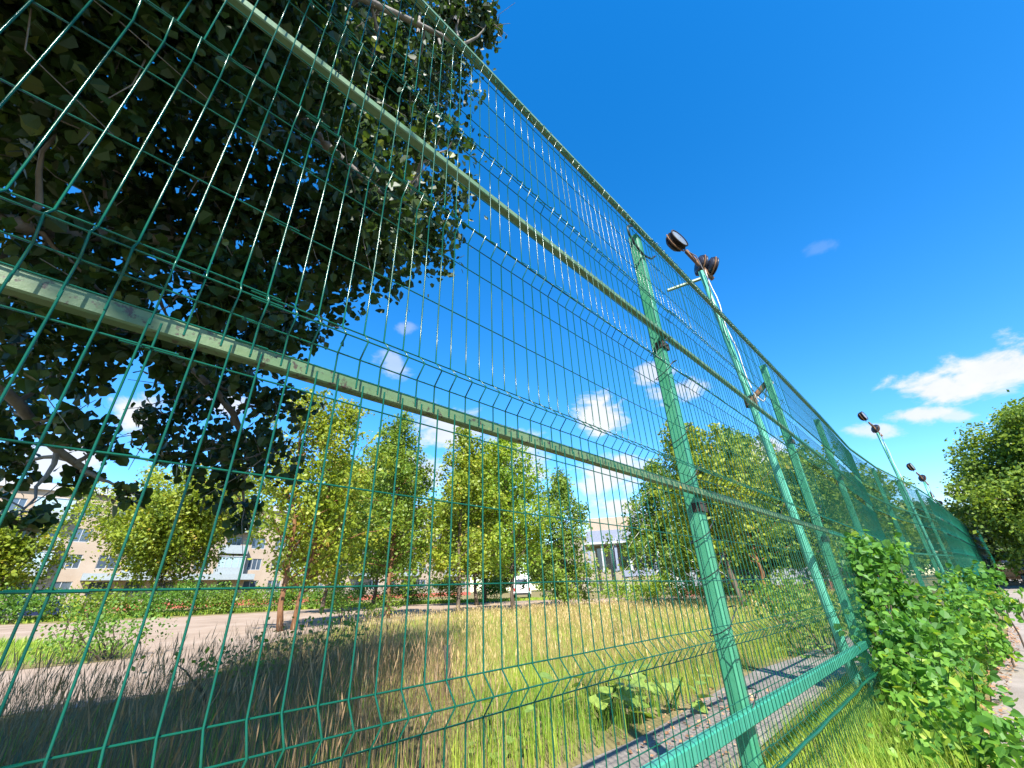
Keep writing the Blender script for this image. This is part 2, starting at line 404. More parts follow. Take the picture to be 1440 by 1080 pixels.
fence = empty('mesh_fence', (2.55, 1.0, 0), 'tall green welded wire mesh fence with square posts beside the path', 'fence')
FO = np.array([2.55, 1.0, 0])
LOW = [(.03, 0), (.255, 0), (.297, -.036), (.34, 0), (.745, 0), (.787, -.036), (.829, 0), (1.475, 0)]
UPP = [(1.462, 0), (1.545, 0), (1.583, -.034), (1.622, 0), (2.18, 0), (2.225, -.036), (2.27, 0), (2.70, 0), (2.745, -.036), (2.79, 0), (3.39, 0), (3.43, -.034), (3.47, 0), (3.505, 0)]
HLOW = [(.05, 0), (.255, 0), (.297, 1), (.34, 0), (.54, 0), (.745, 0), (.787, 1), (.829, 0), (1.025, 0), (1.222, 0), (1.42, 0)]
HUPP = [(1.49, 0), (1.545, 0), (1.583, 1), (1.622, 0), (1.84, 0), (2.06, 0), (2.18, 0), (2.225, 1), (2.27, 0), (2.48, 0), (2.70, 0), (2.745, 1), (2.79, 0), (2.96, 0), (3.19, 0), (3.39, 0), (3.43, 1), (3.47, 0)]
WR = .0022

def wire_mesh(name, prof):
    P = []
    for k, (z, y) in enumerate(prof):
        P.append((0, y, z))
    Q = [P[0]]
    for a, b in zip(P[:-1], P[1:]):          # straight runs get a little bow
        if abs(b[2] - a[2]) > .3:
            for t in (.33, .67): Q.append((0, a[1] + rng.normal(0, .0008), a[2] + t * (b[2] - a[2])))
        Q.append(b)
    V, F = tube(Q, WR, 6)
    me = bpy.data.meshes.new(name); me.from_pydata(V.tolist(), [], F.tolist()); me.polygons.foreach_set('use_smooth', [True] * len(F)); me.materials.append(MAT['wire'])
    return me
low_meshes = [wire_mesh('vertical_wire_low', LOW) for _ in range(3)]
upp_meshes = [wire_mesh('vertical_wire_high', UPP) for _ in range(3)]
XI = .0575
NEAR_END = 5.83
seams_low = [(-3.2, .03, 0), (-.045, 2.57, .0), (2.53, 5.85, .001)]
seams_upp = [(-3.2, .17, .0), (.12, 2.60, 0), (2.52, 5.85, 0)]
for meshes, seams, ph in ((low_meshes, seams_low, .1717), (upp_meshes, seams_upp, .155)):
    for bi, (x0, x1, _) in enumerate(seams):
        off = (0, .0075, 0)[bi]
        if bi == 1: k0 = math.ceil((x0 - ph) / XI); start = ph + k0 * XI
        else: start = x0 + .02
        x = start
        while x < x1:
            if x > -.85:
                o = obj('vertical_wire', meshes[rng.integers(3)], fence, (x + rng.normal(0, .0008) - FO[0], WY + off - FO[1], 0))
                o.rotation_euler = (rng.normal(0, .0012), rng.normal(0, .0012), 0)
            x += XI
for rows, seams in ((HLOW, seams_low), (HUPP, seams_upp)):
    for bi, (x0, x1, _) in enumerate(seams):
        off = (0, .0075, 0)[bi]
        for z, ap in rows:
            xs = np.linspace(max(x0, -1.2), x1 + .01, 14)
            P = np.stack([xs, np.full(len(xs), WY + off + .0046 - .036 * ap), z + np.convolve(rng.normal(0, .0016, len(xs) + 2), np.ones(3) / 3, 'valid')], -1) - FO
            V, F = tube(P, WR * .95, 5)
            mesh_np('horizontal_wire', V, F, MAT['wire'], fence, True)

# posts along the fence, further bays
post_s = [-.66, 2.55, 5.80, 8.75, 11.6, 14.4, 17.15, 19.95, 22.8, 25.6, 28.4, 31.2, 34, 36.8, 39.6, 42.4, 45.2, 48, 50.8, 53.6]
def far_panel(s0, s1, prof, rows, step):
    Vs, Fs, n = [], [], 0
    for s in np.arange(s0, s1, step):
        p = fence_xy(s); zr = float(fence_rise(s))
        P = [(p[0], p[1] + y, z + zr) for z, y in prof]
        V, F = tube(np.array(P) - FO, WR, 4); Vs.append(V); Fs.append(F + n); n += len(V)
    ss = np.linspace(s0, s1, 4)
    for z, ap in rows:
        p = fence_xy(ss); P = np.stack([p[:, 0], p[:, 1] - .036 * ap, z + fence_rise(ss)], -1) - FO
        V, F = tube(P, WR, 4); Vs.append(V); Fs.append(F + n); n += len(V)
    o = mesh_np('wire_panel', np.concatenate(Vs), np.concatenate(Fs), MAT['wire'], fence, True)
    o['kind'] = 'stuff'
edges = [5.84] + post_s[3:] + [55.0]
for s0, s1 in zip(edges[:-1], edges[1:]):
    far_panel(s0, s1, LOW, HLOW, XI); far_panel(s0, s1, UPP, HUPP, XI)

def fence_rail(z, wy, wz, mat, s0, s1, dy=.05):
    a, b = fence_xy(s0), fence_xy(s1)
    MB().beam(np.array([a[0], a[1] + dy, z + float(fence_rise(s0))]) - FO, np.array([b[0], b[1] + dy, z + float(fence_rise(s1))]) - FO, wy, wz).build('rail', mat, fence)
rail_spans = list(zip([-3.5] + post_s[1:], post_s[1:] + [55.0]))
for k, (s0, s1) in enumerate(rail_spans):
    g = .0015
    fence_rail(1.488, .03, .040, MAT['rail_old'] if k < 2 else MAT['rail_new'], s0 + g, s1 - g)
    fence_rail(2.585, .034, .032, MAT['rail_top'] if k < 2 else MAT['rail_new'], s0 + g, s1 - g)
    fence_rail(3.595, .036, .032, MAT['rail_top'] if k < 3 else MAT['post'], s0 + g, s1 - g)
    if s0 > 0: fence_rail(.452, .045, .06, MAT['rail_new'], s0 + (g if k > 1 else 1.45 - 2.55), s1 - g)
for s in post_s:
    p = fence_xy(s); z = float(fence_rise(s)); q = np.array([p[0], p[1] + .115, 0]) - FO
    MB().beam(q + (0, 0, z - .3), q + (0, 0, 3.57 + z), .08, .08, (0, 1, 0), .1).build('post', MAT['post'], fence)
xs = np.linspace(2.3, 8.6, 24); P = np.stack([xs, np.full(24, WY - .045) + rng.normal(0, .003, 24), .292 + rng.normal(0, .004, 24)], -1) - FO
V, F = tube(P, .009, 8); mesh_np('edge_bar', V, F, MAT['wire'], fence, True)
# clamp plates where rails meet the posts, tie wires round the near posts
for s in post_s[1:5]:
    p = fence_xy(s)
    for z in (1.44, 2.545):
        q = np.array([p[0], p[1] + .07, z]) - FO
        MB().box(q[0] - .045, q[0] + .045, q[1] - .008, q[1] + .05, q[2] - .055, q[2] - .004).build('clamp', MAT['stub'], fence)
for (s, zs) in ((2.55, (.12, .47, .83, 1.09, 1.28, 1.60, 1.86, 2.33, 2.52)), (5.80, (1.1, 1.7, 2.4, 3.0))):
    for z in zs:
        t = np.linspace(0, 1, 13)
        w = 2 * math.pi * t
        P = np.stack([s + .062 * np.sign(np.cos(w)) * np.abs(np.cos(w)) ** .45, WY + .1 + .072 * np.sign(np.sin(w)) * np.abs(np.sin(w)) ** .45, z + .06 * np.cos(w + .7) + .03 * (t - .5)], -1) - FO
        V, F = tube(P, .0032, 5); mesh_np('tie_wire', V, F, MAT['cable'], fence, True)
# loop of cable hanging from the top of the near post
t = np.linspace(0, 1, 16)
P = np.stack([2.42 - .10 * np.sin(math.pi * t), WY + .06 + 0 * t, 3.57 - .22 * t], -1); P = np.concatenate([P, [[2.5, WY + .06, 3.33], [2.56, WY + .06, 3.34], [2.66, WY + .06, 3.38], [2.72, WY + .05, 3.44]]]) - FO
V, F = tube(P, .009, 6); mesh_np('cable_loop', V, F, MAT['cable'], fence, True)
# thin clear strips of the end of the fence turning to the right
e = fence_xy(55.0); zr = float(fence_rise(55.0))
MB().beam(np.array([e[0], e[1], 3.6 + zr]) - FO, np.array([e[0] + .3, e[1] - 1.2, 3.6 + zr]) - FO, .05, .05).beam(np.array([e[0] + .3, e[1] - 1.2, zr]) - FO, np.array([e[0] + .3, e[1] - 1.2, 3.6 + zr]) - FO, .08, .08, (0, 1, 0)).build('end_frame', MAT['rail_new'], fence)

# ------------------------------------------------------------------ floodlight poles
def floodlight_pole(base, tip, label, bracket=False, nlamps=3):
    base, tip = np.asarray(base, float), np.asarray(tip, float)
    r = empty('floodlight_pole', base, label, 'lamp post', 'floodlight poles along the fence'); O = base
    n = 9; t = np.linspace(-.03, 1, n)[:, None]
    P = base + (tip - base) * t + np.stack([.015 * np.sin(5 * t[:, 0]), .015 * np.cos(4 * t[:, 0]), 0 * t[:, 0]], -1)
    MB().tube(P - O, np.linspace(.05, .04, n), 12).build('pole', MAT['lamp_pole'], r, True)
    E1, E2 = np.array([.70, -.71, 0]), np.array([0, 0, 1.])          # along the bar, up
    def off(u, v, w=0): return tip + E1 * u + E2 * v + np.array([w, w * .3, 0])
    a = off(-.13, .46); b = off(.16, -.14)
    MB().beam(a - O, b - O, .06, .045).build('cross_bar', MAT['rust'], r)
    if nlamps > 2: MB().beam(off(-.02, -.12) - O, off(-.60, -.26, .1) - O, .05, .035).build('bracket_arm', MAT['rail_top'], r)
    def lamp(c, axis, rad, dep, body, glass):
        axis = np.asarray(axis, float); axis = axis / np.linalg.norm(axis)
        h = MB().lathe(c - O, axis, [(-dep, .02), (-dep, rad * .62), (-dep * .8, rad * .86), (-dep * .35, rad * .99), (0, rad * .97), (.0, rad * 1.04), (.018, rad * 1.04), (.018, rad * .92)], 26).build('floodlight', body, r, True)
        MB().lathe(c - O, axis, [(.006, rad * .94), (.02, rad * .6), (.026, .01)], 26).build('lens', glass, h, True)
        for q in (-.3, -.5, -.7):          # cooling fins
            rr = rad * (1.02 + .25 * q)
            MB().lathe(c - O + axis * dep * q, axis, [(-.006, rr * .9), (-.006, rr * 1.12), (.006, rr * 1.12), (.006, rr * .9)], 22).build('fin', body, h)
        w = np.linspace(-1.9, 1.9, 9)
        sd_ = np.cross(axis, (0, 0, 1)); sd_ /= np.linalg.norm(sd_); u = np.cross(sd_, axis)
        Q = c - O - axis * dep * .4 + np.outer(np.sin(w), sd_) * rad * 1.12 - np.outer(np.cos(w), u) * rad * 1.2
        V, F = tube(Q, .012, 6); mesh_np('yoke', V, F, MAT['rust'], h, True)
    lamp(off(-.18, .74), (-.22, -.95, .18), .18, .18, MAT['lamp_body'], MAT['lamp_glass'])
    lamp(off(.07, .20, .06), (.75, -.62, -.2), .15, .09, MAT['lamp_dark'], MAT['lamp_dark'])
    if nlamps > 2: lamp(off(.23, .08, -.04), (.72, -.65, -.25), .14, .09, MAT['lamp_dark'], MAT['lamp_dark'])
    # cable down the pole
    k = np.linspace(0, 1, 14)[:, None]
    C = tip + np.array([-.04, -.05, -.05]) + (base + (tip - base) * .58 - tip) * k + np.stack([-.035 + .02 * np.sin(9 * k[:, 0]), -.04 + .012 * np.sin(17 * k[:, 0]), 0 * k[:, 0]], -1)
    V, F = tube(C - O, .007, 6); mesh_np('cable', V, F, MAT['cable_white'], r, True)
    C2 = np.array([a + (0, 0, .02), a + (.02, -.12, -.18), tip + np.array([-.12, -.1, -.25]), tip + np.array([-.13, -.06, -.7]), tip + np.array([-.05, -.05, -1.0])])
    V, F = tube(C2 - O, .008, 6); mesh_np('cable', V, F, MAT['cable'], r, True)
    if bracket:
        pz = base + (tip - base) * .58
        q = np.array([5.84, WY + .12, pz[2] + .22])
        MB().beam(pz - O, q - O, .05, .06).lathe(pz - O + (0, 0, -.06), (0, 0, 1), [(0, .062), (0, .072), (.12, .072), (.12, .062)], 14).build('bracket', MAT['rust'], r)
        w = np.linspace(0, 1, 12); K = pz + (q - pz) * w[:, None] + np.stack([0 * w, -.05 + 0 * w, .05 * np.sin(12 * w) - .08 * np.sin(math.pi * w)], -1)
        V, F = tube(K - O, .009, 6); mesh_np('cable', V, F, MAT['cable_white'], r, True)
floodlight_pole((5.80, 1.13, 0), (5.80, 1.41, 5.42), 'pale teal floodlight pole with round lamp, nearest, just right of the first fence post', True)
b = at(1300, 737, 21); tp = at(1233, 609, 21)
floodlight_pole((b[0] + .1, b[1] + .05, .12), tp, 'teal floodlight pole rising over the bend of the fence, below the large cloud', nlamps=2)
tp = at(1299, 678, 27); floodlight_pole((26.6, .35, .2), tp, 'distant floodlight pole, third from the near end, thin with one lamp visible', nlamps=2)
tp = at(1323, 712, 38); floodlight_pole((38, .1, .33), tp, 'farthest floodlight pole, only its lamp showing over the fence', nlamps=2)

# ------------------------------------------------------------------ foliage
def unit(v): return v / (np.linalg.norm(v, axis=-1, keepdims=True) + 1e-9)

def leaves(C, size, upb=.5, out=None, outw=.4, shape='leaf', droop=.25):
    """leaf blades at points C; returns V, F"""
    n = len(C)
    nrm = unit(rng.normal(size=(n, 3)) + np.array([0, 0, upb]) + (outw * out if out is not None else 0))
    d = unit(np.cross(nrm, rng.normal(size=(n, 3)))); d[:, 2] -= droop; d = unit(d)
    s = unit(np.cross(d, nrm)); nrm = np.cross(s, d)
    L = (size * rng.uniform(.5, 1.35, n))[:, None]
    if shape == 'leaf':          # folded ovate blade: two quads
        k = L * .44
        V = np.stack([C, C + d * L * .28 + s * k + nrm * k * .25, C + d * L * .72 + s * k * .75 + nrm * k * .2, C + d * L,
                      C + d * L * .72 - s * k * .75 + nrm * k * .2, C + d * L * .28 - s * k + nrm * k * .25], 1)
        i = np.arange(n)[:, None] * 6
        F = np.concatenate([i + [0, 1, 2, 3], i + [0, 3, 4, 5]])
        nf = 2
    else:
        k = L * .36
        V = np.stack([C, C + d * L * .45 + s * k, C + d * L, C + d * L * .45 - s * k], 1)
        i = np.arange(n)[:, None] * 4; F = i + [0, 1, 2, 3]; nf = 1
    return V.reshape(-1, 3), F, nf

def clump_points(blobs, dens, sub=14, spread=.34, shell=.55, vert=1.0):
    """blobs: (centre, (rx, ry, rz)); leaf points gathered in sub-clumps of each blob"""
    P, O = [], []
    for c, R in blobs:
        R = np.asarray(R, float) * np.ones(3)
        n = max(20, int(dens * (R[0] * R[1] * R[2]) ** (2 / 3)))
        u = unit(rng.normal(size=(sub, 3))) * (shell + (1 - shell) * rng.random((sub, 1)) ** .5)
        k = rng.integers(sub, size=n)
        sp = spread * rng.uniform(.6, 1.3, sub)
        q = u[k] + np.clip(rng.normal(size=(n, 3)), -1.7, 1.7) * sp[k][:, None] * np.array([1, 1, vert])
        P.append(np.asarray(c) + q * R); O.append(unit(q))
    return np.concatenate(P), np.concatenate(O)

def crown(name, parent, origin, blobs, dens, size, mat, shape='leaf', **kw):
    lk = {k: kw.pop(k) for k in ('upb', 'outw', 'droop') if k in kw}
    P, O = clump_points(blobs, dens, **kw)
    zmin = ground_z(P[:, 0], P[:, 1]) + .02; P[:, 2] = np.maximum(P[:, 2], zmin)
    V, F, nf = leaves(P, size, out=O, shape=shape, **lk)
    r = np.clip(rng.normal(.45, .22, len(P)) + .15 * np.sin(P[:, 0] * 1.7 + P[:, 2]), 0, 1)
    o = mesh_np(name, V - origin, F, mat, parent, rnd=np.tile(r, nf)); o['kind'] = 'stuff'
    return o, P, O

def bent(p, q, n, amp, sag=0):
    t = np.linspace(0, 1, n)[:, None]; p, q = np.asarray(p, float), np.asarray(q, float)
    L = np.linalg.norm(q - p); off = np.cumsum(rng.normal(0, amp * L / n, (n, 3)), 0); off -= off * 0 + t * off[-1]
    return p + (q - p) * t + off + np.array([0, 0, 1]) * sag * L * np.sin(math.pi * t)

def wood(parent, origin, base, fork, r0, blobs, mat, name='trunk', twigs=2, r_tip=.012, amp=.25):
    mb = MB(); base, fork = np.asarray(base, float), np.asarray(fork, float)
    n = 8; tr = bent(base - (0, 0, .15), fork, n, .08); rad = np.linspace(r0, r0 * .55, n); rad[0] *= 1.35; rad[1] *= 1.1
    mb.tube(tr - origin, rad, 9)
    for c, R in blobs:
        j = rng.integers(n // 2, n); p = tr[j]; q = np.asarray(c, float)
        rr = rad[j] * .5
        br = bent(p, q, 7, amp, .06); mb.tube(br - origin, np.linspace(rr, max(r_tip, rr * .25), 7), 6)
        for _ in range(twigs):
            e = q + rng.normal(size=3) * np.asarray(R) * .55
            mb.tube(bent(br[rng.integers(3, 6)], e, 5, amp, .05) - origin, np.linspace(rr * .3, r_tip * .5, 5), 4, False)
    return mb.build(name, mat, parent, True)

LEAF_ME = {}
def leaf_piece(matkey, n=3):
    """a few single leaf blades, shared by the leaves that stand as pieces of their own"""
    if matkey not in LEAF_ME:
        LEAF_ME[matkey] = []
        for k in range(n):
            V = np.array([(0, 0, 0), (.02, .10, .004), (.42, .22, .07), (.46, .45, .07), (.30, .75, .03), (0, 1.0, -.06), (-.30, .75, .03), (-.46, .45, .07), (-.42, .22, .07), (-.02, .10, .004), (0, .5, 0)], float)
            V[:, :2] *= rng.uniform(.9, 1.1, 2)
            F = [(1, 2, 3, 10), (10, 3, 4, 5), (10, 5, 6, 7), (1, 10, 7, 8), (0, 1, 8, 9)]
            me = bpy.data.meshes.new('leaf'); me.from_pydata(V.tolist(), [], F)
            a = me.attributes.new('rnd', 'FLOAT', 'FACE'); a.data.foreach_set('value', [float(v) for v in [(.35, .6, .85)[k % 3]] * len(F)])
            me.materials.append(MAT[matkey]); LEAF_ME[matkey].append(me)
    return LEAF_ME[matkey]

def leaf_objects(parent, origin, P, size, matkey, n):
    d = np.linalg.norm(P - np.array([0, 0, CAM_Z]), axis=1); idx = np.argsort(d)[:n * 3]; idx = rng.choice(idx, n, replace=False)
    for i in idx:
        o = obj('leaf', leaf_piece(matkey)[rng.integers(3)], parent, tuple(P[i] - origin))
        s = size * rng.uniform(.85, 1.25); o.scale = (s, s, s)
        o.rotation_euler = (rng.uniform(-1.2, .3), rng.uniform(-.6, .6), rng.uniform(0, 6.28))

# ---- the big dark tree over the near end of the fence
def big_tree():
    base = np.array([-2.7, 2.4, 0.0])
    r = empty('broadleaf_tree', base, 'big dark-leaved tree hanging over the fence at the upper left', 'tree')
    px = []   # (x, y, range, radius px)
    for (x, y) in [(20, 30), (110, 40), (200, 20), (300, 40), (390, 30), (480, 30), (560, 40), (610, 60),
                   (30, 130), (130, 150), (230, 130), (330, 140), (430, 130), (520, 120), (580, 150),
                   (40, 230), (140, 240), (240, 230), (340, 230), (440, 220), (530, 220), (585, 250),
                   (40, 320), (130, 330), (230, 310), (330, 320), (430, 310), (510, 300), (565, 320),
                   (50, 410), (150, 420), (260, 400), (350, 400), (440, 370), (500, 360),
                   (20, 480), (330, 470), (400, 440), (250, 470), (100, 480)]:
        px.append((x, y, rng.uniform(3.3, 4.5) if x < 260 else rng.uniform(2.9, 4.0), 62))
    for (x, y, rp) in [(15, 570, 45), (15, 650, 40), (30, 720, 34), (90, 590, 38), (150, 620, 36), (210, 600, 36), (260, 560, 42), (330, 550, 48), (385, 570, 40),
                       (300, 620, 48), (370, 640, 46), (250, 650, 36), (330, 690, 36), (345, 725, 22), (120, 670, 24), (180, 690, 22), (80, 530, 26), (250, 520, 34),
                       (390, 500, 26), (440, 470, 20), (620, 100, 24), (600, 190, 22), (620, 20, 38), (660, 15, 34), (690, 30, 24), (640, 190, 12)]:
        px.append((x, y, rng.uniform(4.4, 5.8) if y > 440 else 2.9, rp * .9))
    blobs = []
    for x, y, rr, rp in px:
        c = at(x, y, rr); zf = float((c - np.array([0, 0, CAM_Z])) @ fw); R = rp * zf / F_PX * .95
        blobs.append((c, (R, R, R * .9)))
    vis = len(blobs)
    for _ in range(22):           # the crown goes on above and to the left of the view
        for _try in range(50):
            c = np.array([-2.0, 2.0, 4.8]) + rng.normal(size=3) * np.array([.9, .7, .8])
            d = c - np.array([0, 0, CAM_Z]); zf = d @ fw; xx = 720 + F_PX * (d @ rt) / zf; yy = 540 - F_PX * (d @ up) / zf
            if (zf < .3 or xx < -60 or yy < -90) and c[2] > 3.2 and c[1] > 1.4: break
        blobs.append((c, (.75, .75, .65)))
    for (x, y, rr, rp), (c, Rr) in zip(px, list(blobs[:vis])):
        if x < 500 and y < 470:
            blobs.append((c - np.array(ldir) * rng.uniform(1.0, 2.4), (Rr[0] * 1.1,) * 3))  # extra leaf masses added on the sun side to shade the visible crown
    mb = MB()
    tr = np.array([base - (0, 0, .2), base + (.05, 0, 1.2), base + (.2, -.05, 2.4), base + (.3, -.1, 3.6), base + (.6, -.1, 5.0), base + (.9, -.3, 6.6), base + (1.2, -.4, 8.0)])
    mb.tube(tr - base, [.36, .27, .25, .22, .18, .12, .07], 12)
    limbs = []
    la = np.array([tr[3], at(120, 0, 3.0), at(310, 50, 2.9), at(400, 140, 3.0), at(470, 220, 3.1), at(560, 290, 3.4)])
    lb = np.array([tr[2], base + (1.0, .4, 3.2), at(60, 420, 4.6), at(200, 470, 5.0), at(330, 560, 5.2), at(350, 650, 5.2)])
    lc = np.array([tr[4], base + (1.6, -.8, 6.8), at(420, -40, 2.8), at(560, 20, 2.8), at(640, 60, 2.9)])
    ld = np.array([tr[2], base + (.6, .8, 2.6), at(0, 520, 4.6), at(60, 620, 4.9), at(120, 660, 5.1)])
    le = np.array([tr[3], base + (-.8, -.6, 4.4), base + (-1.6, -1.2, 5.6)])
    lf = np.array([tr[2], at(20, 330, 3.4), at(180, 330, 3.6), at(330, 350, 3.8), at(430, 400, 3.9)])
    def smooth(P, n=14):
        P = np.asarray(P); t = np.linspace(0, len(P) - 1, n); Q = np.stack([np.interp(t, range(len(P)), P[:, k]) for k in range(3)], -1)
        for _ in range(2): Q[1:-1] = (Q[:-2] + 2 * Q[1:-1] + Q[2:]) / 4
        return Q
    for Lm, r0 in ((la, .10), (lb, .065), (lc, .07), (ld, .05), (le, .08), (lf, .06)):
        q = smooth(Lm); limbs.append(q); mb.tube(q - base, np.linspace(r0, .028, len(q)), 9)
    allp = np.concatenate([q for q in limbs] + [tr[3:]])
    for c, R in blobs:
        j = int(np.argmin(np.linalg.norm(allp - c, axis=1)))
        mb.tube(bent(allp[j], c, 6, .3, .03) - base, np.linspace(.022, .006, 6), 5, False)
        for _ in range(6):
            e = np.asarray(c) + rng.normal(size=3) * R[0] * .8; mb.tube(bent(c, e, 4, .3) - base, np.linspace(.006, .0025, 4), 4, False)
    mb.build('trunk', MAT['bark_pale'], r, True)
    lowb = [q for q in blobs[:vis] if q[0][2] < 3.3]; rest = [q for q in blobs if not any(q is w for w in lowb)]
    _, P, O = crown('crown', r, base, rest, 4300, .088, MAT['leaf_big'], sub=14, spread=.40, shell=.35, upb=.35, outw=.2, droop=.5)
    _, P2, _ = crown('lower_sprays', r, base, lowb, 3600, .086, MAT['leaf_big'], sub=9, spread=.34, shell=.4, upb=.35, outw=.2, droop=.6)
    P = np.concatenate([P, P2])
    near = P[(P[:, 2] > 2) & (np.linalg.norm(P - np.array([0, 0, CAM_Z]), axis=1) > 3.6)]
    leaf_objects(r, base, near, .09, 'leaf_big', 220)
big_tree()

def shade_tree():
    base = np.array([-4.2, -1.5, 0.0])
    r = empty('broadleaf_tree', base, 'broad tree behind the viewer that shades the near end of the fence', 'tree')
    cc = np.array([-3.7, -1.1, 5.6]); blobs = [(cc + unit(rng.normal(size=3)) * rng.uniform(.2, 1.7) * np.array([1, 1, .9]), (.6, .6, .55)) for _ in range(24)]
    cc = np.array([-1.95, .1, 5.4]); blobs += [(cc + unit(rng.normal(size=3)) * rng.uniform(.2, 1.0) * np.array([1, 1, 1.25]), (.5, .5, .5)) for _ in range(18)]
    wood(r, base, base, base + np.array([.5, .4, 3.8]), .24, blobs, MAT['bark_pale'])
    crown('crown', r, base, blobs, 800, .10, MAT['leaf_big'], sub=10, spread=.36, shell=.4)
shade_tree()

# ---- trees across the field
def tree(label, base_px, height, crown_lo, width, mat, bark='bark', dens=900, size=.15, r0=.14, nb=26, weep=1.0, cat='tree', name='leafy_tree', lean=(0, 0), base=None, stems=1, top=.55, nbr=58, dens_m=70, fan=.26):
    """slim trunk, rising side branches, leaves in sprays along the branches"""
    base = ground_at(*base_px) if base is None else np.asarray(base, float)
    base = np.array([base[0], base[1], float(ground_z(base[0], base[1]))])
    r = empty(name, base, label, cat, 'trees beyond the fence')
    P, Od = [], []
    for st in range(stems):
        off = np.array([(st - (stems - 1) / 2) * .6, .1 * st, 0])
        tip = base + np.array([lean[0] + off[0] * 3.2, lean[1], height * .97])
        n = 12; tr = bent(base + off - (0, 0, .1), tip, n, .10); rad = np.linspace(r0, .015, n); rad[0] *= 1.3
        mb = MB().tube(tr - base, rad, 8)
        for k in range(nbr // stems):
            h = (k + rng.random()) / (nbr // stems); zc = crown_lo * .85 + (height * .96 - crown_lo * .85) * h
            f = zc / height * (n - 1); i0 = min(n - 2, int(f)); p = tr[i0] + (tr[i0 + 1] - tr[i0]) * (f - i0)
            env = (1 - h ** 2.4) ** .75 * (.62 + .38 * min(1, h / .22)) * (1 - .25 * top * h)
            L = max(.35, width / 2 * env * rng.uniform(.55, 1.12)); a = rng.uniform(0, 6.28); el = rng.uniform(.35, .95) + .35 * h
            d = np.array([math.cos(a) * math.cos(el), math.sin(a) * math.cos(el), math.sin(el)])
            q = p + d * L; br = bent(p, q, 7, .18); t = np.linspace(0, 1, 7)
            br[:, 2] -= (weep - 1) * 1.1 * L * t ** 2.2
            rr = max(.008, .32 * np.interp(zc / height, [0, 1], [r0, .02]))
            mb.tube(br - base, np.linspace(rr, .006, 7), 5, False)
            m = int(dens_m * (L + .3) * rng.uniform(.6, 1.25)); tt = .18 + .86 * rng.random(m) ** .8
            c = np.stack([np.interp(tt, t, br[:, e]) for e in range(3)], -1)
            sg = fan * (.55 + .55 * np.sin(math.pi * np.clip(tt, 0, 1) ** .8)) * (.7 + .12 * L)
            knots = rng.normal(size=(9, 3)) * .8; kk = np.minimum(8, (tt * 8).astype(int))
            c = c + (np.clip(rng.normal(size=(m, 3)), -1.8, 1.8) * .75 + knots[kk]) * sg[:, None] * np.array([1, 1, .8 + .5 * (weep - 1)])
            P.append(c); Od.append(unit(c - np.array([tr[i0][0], tr[i0][1], zc])))
        mb.build('trunk', MAT[bark], r, True)
    P, Od = np.concatenate(P), np.concatenate(Od)
    P[:, 2] = np.maximum(P[:, 2], ground_z(P[:, 0], P[:, 1]) + .1)
    V, F, nf = leaves(P, size, out=Od, shape='quad', upb=.5, outw=.5)
    rv = np.clip(rng.normal(.45, .2, len(P)) + .2 * np.sin(P[:, 0] * 2.3 + P[:, 2] * 1.9), 0, 1)
    o = mesh_np('crown', V - base, F, MAT[mat], r, rnd=rv); o['kind'] = 'stuff'
    return r

tree('yellow-green tree with two brown stems at the edge of the dirt road', (402, 887), 9.2, 1.3, 7.6, 'leaf_yel', 'bark_red', 1150, 0.155, 0.10, 30, 1.1, stems=2, name='twin_stem_tree', nbr=110, dens_m=64)
tree('feathery tree with slim brown trunk, second in the row from the left', (545, 870), 10.6, 1.9, 8.0, 'leaf_mid', 'bark_red', 1050, 0.15, 0.105, 32, 1.5, nbr=110, dens_m=64)
tree('light green tree with leaning dark trunk in the middle of the row', (641, 866), 9.8, 1.9, 7.0, 'leaf_yel', 'bark', 1050, 0.155, 0.098, 28, 1.2, lean=(.3, 0), nbr=100, dens_m=64)
tree('bright green tree with dark straight trunk right of the white van', (720, 861), 9.8, 1.9, 7.6, 'leaf_lime', 'bark', 1050, 0.155, 0.098, 28, 1.1, nbr=105, dens_m=64)
tree('drooping narrow tree with foliage almost to the ground beside the sky gap', (797, 852), 8.6, 0.4, 7.0, 'leaf_mid', 'bark', 1100, 0.16, 0.112, 30, 1.6, top=.4, nbr=110, dens_m=64)
tree('yellowish low tree in front of the beige apartment block at left', None, 8.6, 2.4, 18, 'leaf_yel', 'bark', 800, 0.26, 0.112, 34, .9, base=(6.0, 46, 0), fan=.5, dens_m=60, nbr=130)
tree('green tree at the far left edge in front of the apartment block', None, 5.6, 1.2, 10, 'leaf_yel', 'bark', 800, 0.24, 0.105, 24, .9, base=(-3.0, 45, 0), fan=.45, dens_m=50, nbr=90)
tree('tall green tree behind the row, between the two left slim trunks', None, 14, 2.2, 14, 'leaf_mid', 'bark', 700, 0.26, 0.126, 30, 1.2, base=(18.5, 34, 0), fan=.42, dens_m=60, nbr=120)
tree('tall tree behind the row with dark inner foliage, right of centre', None, 13.5, 2.2, 13, 'leaf_mid', 'bark', 700, 0.26, 0.126, 30, 1.2, base=(26.5, 30, 0), fan=.42, dens_m=60, nbr=120)
tree('white-barked birch with hanging branches left of the first fence post', (957, 846), 8.8, 1.4, 9.5, 'leaf_mid', 'birch', 1000, 0.17, 0.084, 34, 1.7, name='birch_tree', dens_m=64, nbr=120)
tree('dark-trunked tree just right of the first fence post', (1047, 861), 7.0, 1.9, 7.4, 'leaf_yel', 'bark', 1200, 0.155, 0.119, 32, 1.0, lean=(-.7, .2), nbr=80)
tree('tree with orange-brown trunk, second right of the first fence post', (1085, 852), 8.0, 1.9, 8.0, 'leaf_mid', 'bark_red', 1100, 0.165, 0.105, 32, 1.1, lean=(-.5, 0), nbr=80)
